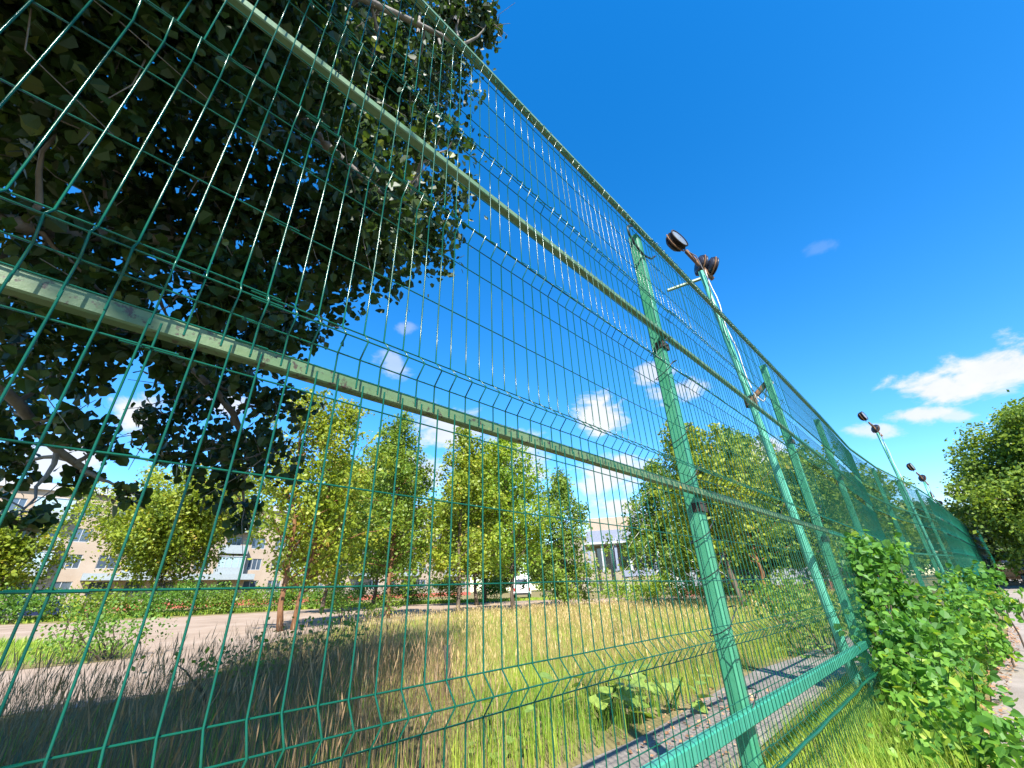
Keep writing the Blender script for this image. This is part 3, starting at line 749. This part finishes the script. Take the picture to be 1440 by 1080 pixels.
tree('green tree seen through the fence between the floodlight pole and the bush', None, 8.4, 1.0, 12, 'leaf_mid', 'bark', 800, 0.22, 0.119, 32, 1.0, base=(34, 6.6, 0), fan=.36, dens_m=60, nbr=120)
tree('tree behind the tinted mesh at the bend of the fence', None, 8.6, 0.8, 13, 'leaf_mid', 'bark', 640, 0.26, 0.126, 30, 1.0, base=(46, 5.4, 0), fan=.4, dens_m=50, nbr=110)
tree('small distant tree over the far end of the fence', None, 7.5, 1, 6, 'leaf_dull', 'bark', 420, 0.28, 0.126, 24, 1.0, base=(75, 1.2, 0), nbr=50, fan=.4, dens_m=40)
tree('large round green tree at the right edge, beyond the end of the fence', None, 9.4, 0.2, 14.5, 'leaf_mid', 'bark', 900, 0.2, 0.21, 64, 1.18, base=(38.5, -6.3, 0), top=.35, name='broad_tree', nbr=300, fan=.52, dens_m=120)
tree('low dark tree added to stand for the shade under the large round tree at the right edge', None, 5.0, 0.2, 6, 'leaf_big', 'bark', 640, 0.24, 0.14, 36, .9, top=.3, fan=.5, dens_m=70, nbr=110, base=(52, -2.6, 0))  # added tree: its dark leaf colour stands in for shade below the round crown

tree('light green tree filling the gap behind the leaning trunk', None, 11.5, 2.0, 11, 'leaf_yel', 'bark', 520, .24, .13, 30, 1.2, base=(22.5, 26.5, 0), nbr=100, fan=.36, dens_m=62)
tree('yellow-green tree behind the twin-stem tree, left of the feathery one', None, 10.5, 2.0, 10, 'leaf_yel', 'bark', 520, .24, .13, 30, 1.2, base=(12.5, 30, 0), nbr=95, fan=.38, dens_m=60)
tree('pale green tree behind the birch, left of the dark-trunked tree', None, 10.5, 1.6, 11, 'leaf_mid', 'bark', 520, .24, .13, 30, 1.2, base=(40, 15, 0), nbr=95, fan=.38, dens_m=60)
tree('green tree behind the two trunks right of the first post', None, 9.5, 1.4, 10, 'leaf_mid', 'bark', 520, .24, .13, 30, 1.1, base=(36, 10.4, 0), nbr=95, fan=.38, dens_m=60)
wrd = ['first', 'second', 'third', 'fourth', 'fifth', 'sixth', 'seventh', 'eighth', 'ninth', 'tenth', 'eleventh', 'twelfth', 'thirteenth', 'fourteenth', 'fifteenth', 'sixteenth']
for k, az in enumerate([44, 48.5, 52, 62.5, 66, 69.5, 73, 76.5, 79.5, 82.5, 85.5, 88, 90.5, 93.5, 97]):
    rr_ = rng.uniform(88, 112); a_ = math.radians(az)
    tree(f'distant hazy tree on the skyline behind the fence, {wrd[k]} from the left', None, rng.uniform(9, 12.5) if az > 58 or az < 50 else 6.5, .3, rng.uniform(12, 15), ['leaf_dull', 'leaf_mid', 'leaf_dull'][k % 3], 'bark', 0, .55, .2, 0, 1.0, base=(rr_ * math.sin(a_), rr_ * math.cos(a_), 0), nbr=70, fan=.75, dens_m=30)

# ---- shrubs
def shrub(label, base, w, h, mat, n=6, dens=700, size=.1, group='shrubs beyond the fence', shape='quad', name='shrub', cat='shrub', leafs=0, blobs=None, **kw):
    base = np.array([base[0], base[1], float(ground_z(base[0], base[1]))])
    r = empty(name, base, label, cat, group)
    if blobs is None:
        blobs = [(base + np.array([rng.uniform(-.5, .5) * w, rng.uniform(-.35, .35) * w, h * rng.uniform(.3, .72)]), (w * .26, w * .26, h * .3)) for _ in range(n)]
    mb = MB()
    for c, R in blobs:
        p = base + np.array([rng.uniform(-.01, .01) * w, rng.uniform(-.01, .01) * w, -.05]) if leafs == 0 else np.array([c[0] + rng.normal(0, .08), c[1] + rng.normal(0, .05), float(ground_z(c[0], c[1])) - .03])
        (MB() if leafs else mb).tube(bent(p, c, 5, .2) - base, np.linspace(.018, .006, 5), 5, False) if not leafs else MB().tube(bent(p, c, 5, .2) - base, np.linspace(.014, .005, 5), 5, False).build('stem', MAT['bark'], r, True)
    if not leafs: mb.build('stem', MAT['bark'], r, True)
    _, P, O = crown('foliage', r, base, blobs, dens, size, MAT[mat], shape=shape, **kw)
    if leafs:
        leaf_objects(r, base, P, size * 1.15, mat, leafs)
        for k in range(leafs // 5):                       # young shoots standing out of the mass
            p = P[rng.integers(len(P))]; q = p + np.array([rng.normal(0, .12), rng.normal(-.05, .10), rng.uniform(.12, .38)])
            st = bent(p, q, 6, .15); sh = MB().tube(st - base, np.linspace(.005, .002, 6), 4, False).build('shoot', MAT['leaf_shrub'], r, True)
            tt = rng.random(12); c = np.stack([np.interp(tt, np.linspace(0, 1, 6), st[:, e]) for e in range(3)], -1)
            V, F, nf = leaves(c, size * .8, upb=.8, shape='leaf', droop=.1)
            mesh_np('shoot_leaves', V - base, F, MAT['leaf_lime' if k % 3 == 0 else mat], sh, rnd=np.tile(rng.random(12), nf))['kind'] = 'stuff'
    return r

ordn = ['first', 'second', 'third', 'fourth', 'fifth', 'sixth', 'seventh', 'eighth', 'ninth', 'tenth', 'eleventh', 'twelfth', 'thirteenth', 'fourteenth']
hx = [(-4.5, 41), (-1.4, 41), (2.2, 41), (5.0, 40.5), (7.6, 40.3), (10.2, 40.2), (12.8, 40.4), (15.4, 40.6), (18.2, 40.2), (21, 39.4), (23.6, 37.6), (26.5, 36), (29.5, 33.6)]
for k, (x, y) in enumerate(hx):
    shrub(f'low green hedge shrub on the far side of the dirt road, {ordn[k]} from the left', (x, y), 3.2, rng.uniform(1.7, 2.4), ['leaf_shrub', 'leaf_mid'][k % 3 == 2], 8, 520, .16, 'hedge along the far road edge', name='hedge_shrub')
shrub('leafy shrub on the grass island at left with yellow twigs', (1.25, 13.2), 1.5, 1.25, 'leaf_shrub', 9, 900, .075)
shrub('sparse yellowing shrub left of the leafy one on the grass island', (.75, 14.6), .9, 1.7, 'leaf_yel', 7, 420, .075)
shrub('dark bush at the foot of the second slim tree', (10.6, 18.9), 1.7, 1.1, 'leaf_mid', 7, 700, .09)
shrub('small bush between the twin-stem tree and the second tree', (8.6, 18.2), 1.3, 1.5, 'leaf_shrub', 7, 700, .09)
shrub('dark dense bush under the drooping narrow tree', (21.9, 17.4), 1.7, 1.7, 'leaf_dull', 7, 700, .1)
for k, (x, y, w, h) in enumerate([(21.4, 13.6, 2.0, 1.4), (22.6, 12.6, 2.2, 1.6), (23.6, 11.4, 2.2, 1.5), (24.6, 9.9, 2.0, 1.2)]):
    shrub(f'bright lime shrub in front of the columned building, {ordn[k]} from the left', (x, y), w, h, 'leaf_lime', 7, 760, .1, 'lime shrubs')
shrub('shrub with pale leaves behind the fence right of the first post', (19.5, 5.6), 1.8, 1.4, 'leaf_mid', 7, 700, .1)
shrub('overgrown green shrub behind the fence beside the floodlight pole', (11.5, 3.2), 1.6, 1.1, 'leaf_shrub', 8, 800, .08)
shrub('dark weedy shrub leaning on the fence behind the big bush', (8.6, 1.9), 1.2, 1.2, 'leaf_mid', 8, 900, .07)
shrub('thin weed shrub in the shade behind the fence at lower left', (3.4, 8.2), 1.6, .95, 'leaf_mid', 7, 520, .075)
shrub('low shaded weed beside the dirt at lower left', (1.7, 6.6), 1.3, .6, 'leaf_mid', 6, 420, .07)

# the bush in front of the fence at the right: several plants grown together
def px_blobs(lst):
    out = []
    for x, y, rr, rp in lst:
        c = at(x, y, rr); zf = float((c - np.array([0, 0, CAM_Z])) @ fw); R = rp * zf / F_PX * 1.0
        out.append((c, (R, R * .8, R)))
    return out
shrub('tall leafy shrub climbing the fence right of the floodlight pole', (6.9, .72), 1, 1.5, 'leaf_bush', dens=4600, size=.07, shape='leaf', leafs=70, group='bush in front of the fence',
      blobs=px_blobs([(1205, 768, 6.4, 16), (1222, 790, 6.3, 26), (1250, 800, 6.6, 24), (1262, 780, 7.0, 14), (1215, 830, 6.2, 26), (1245, 850, 6.2, 34), (1280, 850, 6.6, 30), (1230, 890, 5.9, 32), (1270, 900, 5.8, 36), (1310, 880, 6.4, 30),
                      (1300, 920, 5.8, 34), (1262, 950, 5.4, 30), (1290, 975, 5.2, 34), (1240, 790, 6.5, 18)]), sub=10, spread=.42)
shrub('pale-leaved bush rising beside the path below the far end of the fence', (10.2, .25), 1, 1.0, 'leaf_bush', dens=4200, size=.075, shape='leaf', leafs=50, group='bush in front of the fence',
      blobs=px_blobs([(1345, 835, 9.5, 20), (1375, 825, 9.6, 20), (1400, 815, 10, 13), (1335, 860, 9.0, 24), (1370, 865, 8.8, 26), (1395, 850, 9.2, 20), (1350, 900, 8.2, 30), (1385, 905, 8.0, 24), (1410, 905, 8.4, 12), (1340, 815, 11, 12), (1330, 890, 7.6, 26)]), sub=10, spread=.42)
shrub('low lime-green plants at the path edge in the lower right corner', (4.4, .35), 1, .5, 'leaf_bush', dens=4600, size=.058, shape='leaf', leafs=70, group='bush in front of the fence',
      blobs=px_blobs([(1330, 960, 5.6, 34), (1365, 950, 6.2, 28), (1320, 1000, 5.0, 36), (1360, 1000, 5.0, 34), (1300, 1040, 4.4, 40), (1350, 1045, 4.3, 42), (1400, 1050, 4.3, 36), (1435, 1040, 4.4, 30), (1380, 1085, 3.9, 40), (1310, 1090, 3.9, 40), (1430, 1090, 3.8, 40), (1260, 1085, 4.0, 30)]), sub=10, spread=.45)
shrub('leafy sprig sticking out over the path at the right edge', (8.2, -.1), 1, .8, 'leaf_bush', dens=700, size=.075, shape='leaf', leafs=8, group='bush in front of the fence',
      blobs=px_blobs([(1432, 842, 8.2, 12), (1425, 852, 8.2, 8)]), sub=6, spread=.5)

# burdock-like plants with big leaves
def burdock(label, px, n, size, spread):
    c = ground_at(*px); r = empty('broadleaf_weed', c, label, 'plant', 'broad-leaved weeds behind the fence')
    me = leaf_piece('burdock')
    for k in range(n):
        a = rng.uniform(0, 6.28); q = spread * rng.random() ** .6
        o = obj('leaf', me[k % 3], r, (math.cos(a) * q, math.sin(a) * q, rng.uniform(.05, .35))); s = size * rng.uniform(.7, 1.2); o.scale = (s, s, s)
        o.rotation_euler = (rng.uniform(-.5, .4), rng.uniform(-.4, .4), a - 1.57)
    mb = MB()
    for k in range(6): a = rng.uniform(0, 6.28); mb.tube(bent((0, 0, 0), (math.cos(a) * spread * .5, math.sin(a) * spread * .5, .25), 4, .2), .006, 5, False)
    mb.build('stalk', MAT['burdock'].copy() if False else MAT['leaf_shrub'], r, True)
burdock('big pale burdock plant in the dry grass left of the first post', (845, 1015), 26, .19, .42)
burdock('small burdock plant beside the concrete strip at the first post', (945, 1000), 18, .14, .3)
burdock('yellowish broad-leaved weed behind the fence right of the first post', (1130, 925), 14, .15, .3)
burdock('low broad-leaved weed in the grass at the bottom centre', (700, 1075), 12, .11, .25)

# ------------------------------------------------------------------ grass
def inside(P, poly):
    x, y = P[:, 0], P[:, 1]; c = np.zeros(len(P), bool); poly = np.asarray(poly); j = len(poly) - 1
    for i in range(len(poly)):
        xi, yi = poly[i]; xj, yj = poly[j]
        c ^= ((yi > y) != (yj > y)) & (x < (xj - xi) * (y - yi) / (yj - yi + 1e-12) + xi); j = i
    return c

def scatter(poly, n, falloff=1.0, patch=None, rmin=1.2):
    poly = np.asarray(poly, float); out = []; got = 0
    lo, hi = poly.min(0), poly.max(0)
    while got < n:
        P = rng.uniform(lo, hi, (200000, 2)); r = np.hypot(P[:, 0], P[:, 1])
        k = inside(P, poly) & (rng.random(len(P)) < np.minimum(1, (rmin / np.maximum(r, .1)) ** falloff * 3))
        if patch is not None: k &= rng.random(len(P)) < patch(P)
        out.append(P[k]); got += int(k.sum())
        if len(out) > 60: break
    return np.concatenate(out)[:n]

def blades(name, P, hmin, hmax, width, mat, label, heads=0, lean=.25, parent=None):
    n = len(P); z = ground_z(P[:, 0], P[:, 1]); B = np.stack([P[:, 0], P[:, 1], z], -1)
    r = np.hypot(P[:, 0], P[:, 1])
    h = rng.uniform(hmin, hmax, n) * (.8 + .4 * rng.random(n)); a = rng.uniform(0, 6.28, n)
    d = np.stack([np.cos(a), np.sin(a), np.zeros(n)], -1); s = np.stack([-np.sin(a), np.cos(a), np.zeros(n)], -1)
    ln = np.abs(rng.normal(0, lean, n)) * h
    w = width * np.maximum(1, r / 9) * rng.uniform(.6, 1.3, n)
    U = np.array([0, 0, 1.])
    mid = B + U * (h * .55)[:, None] + d * (ln * .35)[:, None]; tip = B + U * (h * .97)[:, None] + d * ln[:, None]
    W = (s * w[:, None])
    V = np.stack([B - W * .5, B + W * .5, mid + W * .4, mid - W * .4, tip], 1)
    i = np.arange(n)[:, None] * 5
    Fq = i + [0, 1, 2, 3]; Ft = i + [3, 2, 4]
    rv = np.clip(rng.normal(.45, .22, n) + .2 * np.sin(P[:, 0] * 2.1 + 1.3 * P[:, 1]), 0, 1)
    V = V.reshape(-1, 3); Fs = [Fq, Ft]; rn = [rv, rv]
    if heads:                                   # seed heads: slim diamonds at the tips
        k = rng.random(n) < heads; T = tip[k]; L = (h[k] * rng.uniform(.14, .24, k.sum()))[:, None]; ww = (s[k] * (w[k] * 1.25)[:, None]); dd = unit(d[k] * .5 + U)
        Vh = np.stack([T - dd * L * .5, T + ww, T + dd * L, T - ww], 1).reshape(-1, 3); m = len(V)
        Fs.append(np.arange(k.sum())[:, None] * 4 + [0, 1, 2, 3] + m); V = np.concatenate([V, Vh]); rn.append(np.clip(rv[k] + .2, 0, 1))
    # faces are stored group by group
    o = mesh_np(name, V, Fs, mat, rnd=np.concatenate([np.asarray(q) for q in (rn if not heads else rn)]))
    return tag(o, label, 'grass', kind='stuff')

field = [(-2.5, 2.3), (3.4, 2.25), (6.7, 2.45), (9.1, 2.3), (14, 2.3), (30, 2.6), (36, 7.3), (26, 10.8), (19.7, 13.7), (15, 16.2), (12, 17.3), (9.7, 16.5), (7.5, 16), (5.8, 15.2), (4.3, 13.5), (2.9, 10.4), (1.9, 8.2), (1.2, 7.5), (.5, 7.5), (-2.5, 7.9)]
ph = lambda P: np.clip(.5 + .5 * np.sin(P[:, 0] * .9 + 1.0) * np.sin(P[:, 1] * .8 + .5) + .25 * np.sin(P[:, 0] * 2.3 - P[:, 1] * 1.9), 0, 1)
gold = lambda P: np.clip(.12 + .9 * np.exp(-((np.arctan2(P[:, 0], P[:, 1]) - .86) / .30) ** 2) * (np.hypot(P[:, 0], P[:, 1]) > 5.0), 0, 1) * (np.arctan2(P[:, 0], P[:, 1]) > .42)
blades('tall_dry_grass', scatter(field, 34000, .6, lambda P: gold(P) * (.12 + .88 * ph(P * 1.7 + 3))), .16, .44, .004, MAT['grass_dry'], 'tall golden dry grass in the field behind the fence', .35)
blades('field_grass', scatter(field, 60000, 1.0, lambda P: (.35 + .65 * ph(P)) * np.where((np.arctan2(P[:, 0], P[:, 1]) < .42) & (np.hypot(P[:, 0], P[:, 1]) > 6.2), .10, 1) * np.where(np.arctan2(P[:, 0], P[:, 1]) < .66, .25, 1)), (.10), .30, .006, MAT['grass'], 'green field grass between the fence and the road')
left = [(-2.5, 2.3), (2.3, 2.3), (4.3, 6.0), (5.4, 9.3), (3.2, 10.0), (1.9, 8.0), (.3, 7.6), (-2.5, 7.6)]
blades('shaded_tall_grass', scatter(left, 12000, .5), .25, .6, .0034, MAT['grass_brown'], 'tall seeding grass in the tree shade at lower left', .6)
blades('island_grass', scatter([(-8, 13.6), (-.2, 13.1), (1.7, 13.3), (1.9, 15.2), (.8, 19), (-.6, 21.4), (-8, 21.5)], 9000, .3), .12, .28, .01, MAT['grass'], 'short green grass on the island in the dirt road')
fringe = [(-1, .5), (2.4, .55), (3.2, .34), (6, .32), (8, .26), (12, .0), (14, .1), (14, .74), (11, .9), (9, 1.3), (5, 1.36), (2.0, 1.3), (-1, 1.3)]
blades('verge_grass', scatter(fringe, 30000, .7), .06, .20, .004, MAT['grass'], 'lush green grass along the foot of the fence by the path', 0, .4)
lawn = [(-20, 40), (-3, 40.5), (6, 39), (15, 39), (24, 35), (31, 27), (36, 26), (30, 44), (10, 52), (-20, 52)]
blades('far_lawn_grass', scatter(lawn, 12000, 0), .1, .25, .02, MAT['grass'], 'lawn grass on the far side of the dirt road')
# fallen leaves at the edge of the path
P = scatter([(3, .42), (6, .38), (11, .05), (14, -.15), (14, -.3), (11, -.15), (6, .18), (3, .22)], 900, .3); P3 = np.stack([P[:, 0], P[:, 1], ground_z(P[:, 0], P[:, 1]) + .03], -1)
V, F, nf = leaves(P3, .035, upb=3, shape='quad', droop=0); tag(mesh_np('leaf_litter', V, F, MAT['litter'], rnd=rng.random(len(P3))), 'brown fallen leaves along the path edge', 'leaf litter', kind='stuff')
P = scatter([(3.0, 1.5), (5.5, 1.6), (5.2, 2.35), (3.0, 2.2)], 260, .2); P3 = np.stack([P[:, 0], P[:, 1], ground_z(P[:, 0], P[:, 1]) + .035], -1)
V, F, nf = leaves(P3, .04, upb=3, shape='quad', droop=0); tag(mesh_np('leaf_litter', V, F, MAT['litter'], rnd=rng.random(len(P3))), 'brown dead leaves on the concrete strip by the first post', 'leaf litter', kind='stuff')

# dark old stub in the grass
c = ground_at(627, 985); st = empty('old_stub', c, 'dark weathered wooden stub standing in the dry grass', 'post')
MB().tube([(0, 0, -.1), (.01, 0, .25), (.0, .02, .5)], [.045, .04, .034], 8).build('stub_body', MAT['stub'], st, True)

# ------------------------------------------------------------------ buildings
def win_mesh(name, w, h, split):
    fr = MB(); t = .07
    fr.box(-w / 2, w / 2, -.06, .05, h / 2 - t, h / 2).box(-w / 2, w / 2, -.06, .05, -h / 2, -h / 2 + t)
    fr.box(-w / 2, -w / 2 + t, -.058, .05, -h / 2 + t, h / 2 - t).box(w / 2 - t, w / 2, -.058, .05, -h / 2 + t, h / 2 - t)
    for s in split: fr.box(s * w - .035, s * w + .035, -.055, .05, -h / 2 + t, h / 2 - t)
    a = fr.build(name, MAT['white']); me = a.data; bpy.data.objects.remove(a)
    b = MB().box(-w / 2 + .03, w / 2 - .03, 0, .03, -h / 2 + .03, h / 2 - .03).build('pane', MAT['glass']); mp = b.data; bpy.data.objects.remove(b)
    return me, mp

def apartment():
    Y, x0, x1 = 70.0, -26.0, 58.0; z0 = .55; fl = 2.75; base = np.array([x0, Y, z0])
    r = empty('apartment_block', base, 'long beige four-storey apartment block with balconies beyond the trees', 'building')
    top = z0 + 1.0 + 4 * fl + .5
    nwin = 27; xs = [x0 + 2 + k * (x1 - x0 - 4) / (nwin - 1) for k in range(nwin)]
    # wall with true openings: piers between windows and bands between floors
    mb = MB(); wz = [z0 + 1.0 + fl * k + .75 for k in range(4)]; wh, ww = 1.45, 1.7
    zs = [z0 + .95]
    for z in wz: zs += [z, z + wh]
    zs += [top]
    for k in range(0, len(zs), 2): mb.box(x0, x1, Y, Y + .4, zs[k], zs[k + 1])
    for z in wz:
        e = [x0]
        for x in xs: e += [x - ww / 2, x + ww / 2]
        e += [x1]
        for k in range(0, len(e), 2): mb.box(e[k], e[k + 1], Y, Y + .4, z, z + wh)
    mb.box(x0, x1, Y + .9, Y + 11, z0, top); mb.box(x0, x0 + .4, Y + .4, Y + .9, z0, top).box(x1 - .4, x1, Y + .4, Y + .9, z0, top)
    for q in mb.V: q -= base
    mb.build('wall', MAT['wall_pink'], r)
    def part(name, m, *b): MB().box(b[0] - base[0], b[1] - base[0], b[2] - base[1], b[3] - base[1], b[4] - base[2], b[5] - base[2]).build(name, MAT[m], r)
    part('plinth', 'plinth', x0 - .05, x1 + .05, Y - .06, Y + .38, z0 - .8, z0 + .948)
    part('cornice', 'white', x0 - .3, x1 + .3, Y - .45, Y + 11.3, top + .003, top + .75)
    part('roof', 'roof', x0, x1, Y + .3, Y + 11, top + .753, top + .95)
    me2, mp2 = win_mesh('window', ww, wh, (0,)); me3, mp3 = win_mesh('window', ww, wh, (-.17, .17))
    for fi, z in enumerate(wz):
        for k, x in enumerate(xs):
            me, mp = ((me2, mp2), (me3, mp3))[(k + fi) % 2]
            o = obj('window', me, r, (x - x0, .12, z + wh / 2 - z0)); obj('pane', mp, o)
    for k, x in enumerate(xs):
        if k % 3 != 1: continue
        for fi in (1, 2, 3):
            zf = z0 + 1.0 + fl * fi - .05
            bo = MB().box(x - 1.6 - x0, x + 1.6 - x0, -1.15, -.004, zf - z0, zf + .14 - z0).box(x - 1.6 - x0, x + 1.6 - x0, -1.15, -1.09, zf + .143 - z0, zf + 1.05 - z0).box(x - 1.6 - x0, x - 1.54 - x0, -1.087, -.004, zf + .143 - z0, zf + 1.05 - z0).box(x + 1.54 - x0, x + 1.6 - x0, -1.087, -.004, zf + .143 - z0, zf + 1.05 - z0).build('balcony', MAT['balcony'], r)
            if (k + fi) % 3:
                MB().box(x - 1.55 - x0, x + 1.55 - x0, -1.12, -1.09, zf + 1.053 - z0, zf + 2.35 - z0).build('glazing', MAT['glass_blue'], bo)
                f = MB()
                for q in (-1.55, -.78, 0, .78, 1.5): f.box(x + q - x0, x + q + .06 - x0, -1.15, -1.123, zf + 1.06 - z0, zf + 2.35 - z0)
                f.box(x - 1.6 - x0, x + 1.6 - x0, -1.2, -.02, zf + 2.353 - z0, zf + 2.45 - z0); f.build('glazing_frame', MAT['white'], bo)
    # long pale canopy over the ground floor shops
    part('canopy', 'balcony', 2.0, 19.0, Y - 1.6, Y - .004, z0 + 3.25, z0 + 3.95)
apartment()

def boxes_building(label, origin, yaw, name='building'):
    r = empty(name, origin, label, 'building'); r.rotation_euler[2] = yaw; return r
# cream block end
c = at(832, 795, 88); r = boxes_building('cream rendered block with small windows between the drooping tree and the columned building', (c[0], c[1], .9), math.radians(-38), 'cream_block')
MB().box(-5, 2.6, 0, 9, -1, 9.2).build('wall', MAT['wall_cream'], r); MB().box(-5.3, 2.9, -.3, 9.3, 9.203, 9.6).build('roof', MAT['roof'], r)
me, mp = win_mesh('window', 1.1, 1.3, (0,))
for fi in range(3):
    for x in (-3.4, -1.0, 1.3): o = obj('window', me, r, (x, -.02, 1.6 + 2.8 * fi)); obj('pane', mp, o)
# columned building
c = at(885, 800, 62); r = boxes_building('two-storey public building with grey canopy, pale columns and dark overhanging roof', (c[0], c[1], .6), math.radians(-56), 'columned_building'); r.scale = (1.0, 1.0, 1.32)
MB().box(-4.2, 4, 3.0, 11, -.6, 4.55).build('wall', MAT['wall_cream'], r)
MB().box(-4.6, 1.0, .6, 11, 5.9, 7.2).build('parapet', MAT['wall_pink'], r); MB().box(-5.2, 1.003, .2, 11, 4.75, 5.897).build('band', MAT['slate'], r)
MB().box(-5.6, 4.4, .0, 11, 4.553, 4.747).build('floor_slab', MAT['white'], r)
mb = MB().box(1.2, 6, -.8, 11, 6.1, 7.3); mb.build('roof', MAT['slate'], r); MB().box(1.4, 5, 2.0, 10, 4.75, 6.097).build('upper_wall', MAT['roof'], r)
for k, x in enumerate((-5.0, -3.2, -1.4, .4, 2.2, 4.0)):
    MB().box(x - .16, x + .16, .5, .82, 1.9, 4.55).build('column', MAT['white' if k % 2 else 'slate'], r)
for x in np.arange(-3.4, 4, 1.8):
    o = MB().box(x - .55, x + .55, 2.93, 2.99, 2.0, 4.3).build('window', MAT['glass'], r); MB().box(x - .03, x + .03, 2.9, 2.927, 2.0, 4.3).build('mullion', MAT['white'], o)
MB().box(-1.0, 9.5, -2.6, 1.4, 1.35, 1.897).build('canopy', MAT['slate'], r)
for x in (-.6, 2.6, 5.8, 9.0): MB().box(x - .18, x + .18, -2.4, -2.04, -.6, 1.348).build('canopy_column', MAT['white'], r)
# grey sheet fence
def sheet_fence(label, p, q, h, base_h):
    p, q = np.asarray(p, float), np.asarray(q, float); L = np.hypot(*(q - p)); a = math.atan2(q[1] - p[1], q[0] - p[0])
    r = empty('sheet_fence', (p[0], p[1], float(ground_z(*p))), label, 'fence'); r.rotation_euler[2] = a
    MB().box(0, L, 0, .25, -.3, base_h).build('base_wall', MAT['plinth_dark'], r)
    n = int(L / 1.2)
    for k in range(n):
        w = L / n; V = []; m = 12
        for zz in (base_h + .003, h):
            for j in range(m + 1): V.append((k * w + .01 + (w - .02) * j / m, .10 + (.02 if j % 2 else -.02), zz))
        for zz in (base_h + .003, h):
            for j in range(m + 1): V.append((k * w + .01 + (w - .02) * j / m, .106 + (.02 if j % 2 else -.02), zz))
        F = [(j, j + 1, m + 2 + j, m + 1 + j) for j in range(m)]; o2 = 2 * (m + 1); F += [(o2 + j + 1, o2 + j, o2 + m + 1 + j, o2 + m + 2 + j) for j in range(m)]
        F += [(m + 1 + j, m + 2 + j, o2 + m + 2 + j, o2 + m + 1 + j) for j in range(m)]
        MB().add(V, F).build('sheet', MAT['grey_sheet'], r)
sheet_fence('grey corrugated fence on a dark red base behind the first fence post', (34, 16.5), (44, 9.5), 1.75, .55)
sheet_fence('grey corrugated fence stretch behind the trees right of the first post', (40, 8.6), (52, 6.0), 1.9, .7)

# ------------------------------------------------------------------ vehicles
def vehicle(label, loc, yaw, paint, L, W, H, kind):
    r = empty('parked_' + kind, (loc[0], loc[1], float(ground_z(*loc)) + .02), label, kind, None); r.rotation_euler[2] = yaw
    if kind == 'van':
        prof = [(-L / 2, .35), (-L / 2, H * .55), (-L / 2 + .08, H - .1), (-L / 2 + .3, H), (L / 2 - 1.5, H), (L / 2 - .75, H * .58), (L / 2 - .05, H * .48), (L / 2, .35)]
    else:
        prof = [(-L / 2, .3), (-L / 2 + .03, .78), (-L / 2 + .45, .92), (-L / 2 + .85, H - .03), (-L / 2 + 1.3, H), (.35, H), (1.0, .95), (L / 2 - .15, .75), (L / 2, .5), (L / 2, .3)]
    n = len(prof); V = []
    for s, ins in ((-1, .08), (-1, 0), (1, 0), (1, .08)):
        for x, z in prof: V.append((x * (1 - ins * .15), s * (W / 2 - ins - (.12 if z > H * .8 else 0)), z))
    F = [(a * n + k, a * n + (k + 1) % n, (a + 1) * n + (k + 1) % n, (a + 1) * n + k) for a in range(3) for k in range(n)] + [tuple(range(n - 1, -1, -1)), tuple(range(3 * n, 4 * n))]
    MB().add(V, F).build('body', paint, r)
    MB().box(-L / 2 - .02, -L / 2 + .02, -W * .32, W * .32, H * .60, H * .84).build('rear_window', MAT['glass'], r) if kind == 'van' else MB().add([(-L / 2 + .47, -W * .36, .95), (-L / 2 + .47, W * .36, .95), (-L / 2 + .80, W * .34, H - .1), (-L / 2 + .80, -W * .34, H - .1), (-L / 2 + .49, -W * .36, .93), (-L / 2 + .49, W * .36, .93)], [(0, 1, 2, 3), (0, 4, 5, 1)]).build('rear_window', MAT['glass'], r)
    for s in (-1, 1):
        MB().box(-L / 2 + 1.0, L / 2 - 1.45, s * (W / 2 - .04), s * (W / 2 + .012), H * .62, H * .84).build('side_window', MAT['glass'], r)
        MB().box(-L / 2 - .03, -L / 2 + .05, s * (W / 2 - .2), s * (W / 2 - .05), .62, .95).build('tail_light', MAT['tail'], r)
        for x in (-L / 2 + .8, L / 2 - .85):
            w = MB().lathe((x, s * (W / 2 - .1), .31), (0, s, 0), [(-.1, .05), (-.1, .31), (.09, .31), (.11, .27), (.11, .02)], 18).build('wheel', MAT['tyre'], r, True)
            MB().lathe((x, s * (W / 2 + .012), .31), (0, s, 0), [(0, .19), (.012, .15), (.014, .01)], 14).build('rim', MAT['white'], w, True)
    MB().box(-L / 2 - .07, -L / 2 + .06, -W / 2 + .06, W / 2 - .06, .28, .48).build('bumper', MAT['tyre'], r)
c = ground_at(734, 841); vehicle('white van parked with its rear towards us at the far road edge', (c[0] + 1, c[1] + 1), math.radians(46), MAT['car_white'], 4.6, 1.9, 2.15, 'van')
vehicle('dark blue car half hidden by the hedge at the far left', (-.2, 44.5), math.radians(8), MAT['car_blue'], 4.2, 1.75, 1.45, 'car')
c = at(1450, 812, 44); vehicle('orange-red car in the shade at the end of the path, cut by the right edge', (c[0], c[1]), math.radians(200), MAT['car_orange'], 4.2, 1.75, 1.5, 'car')
# kerb stones at the far end of the path
for k in range(7):
    y = -.9 - k * .62
    o = MB().box(-.12, .12, -.28, .28, -.05, .22).build('kerb_stone', MAT['concrete']); o.location = (41.5, y, float(ground_z(41.5, y)))
    tag(o, f'grey kerb stone across the far end of the path, {ordn[k]} from the fence', 'kerb', 'kerb stones at the path end')
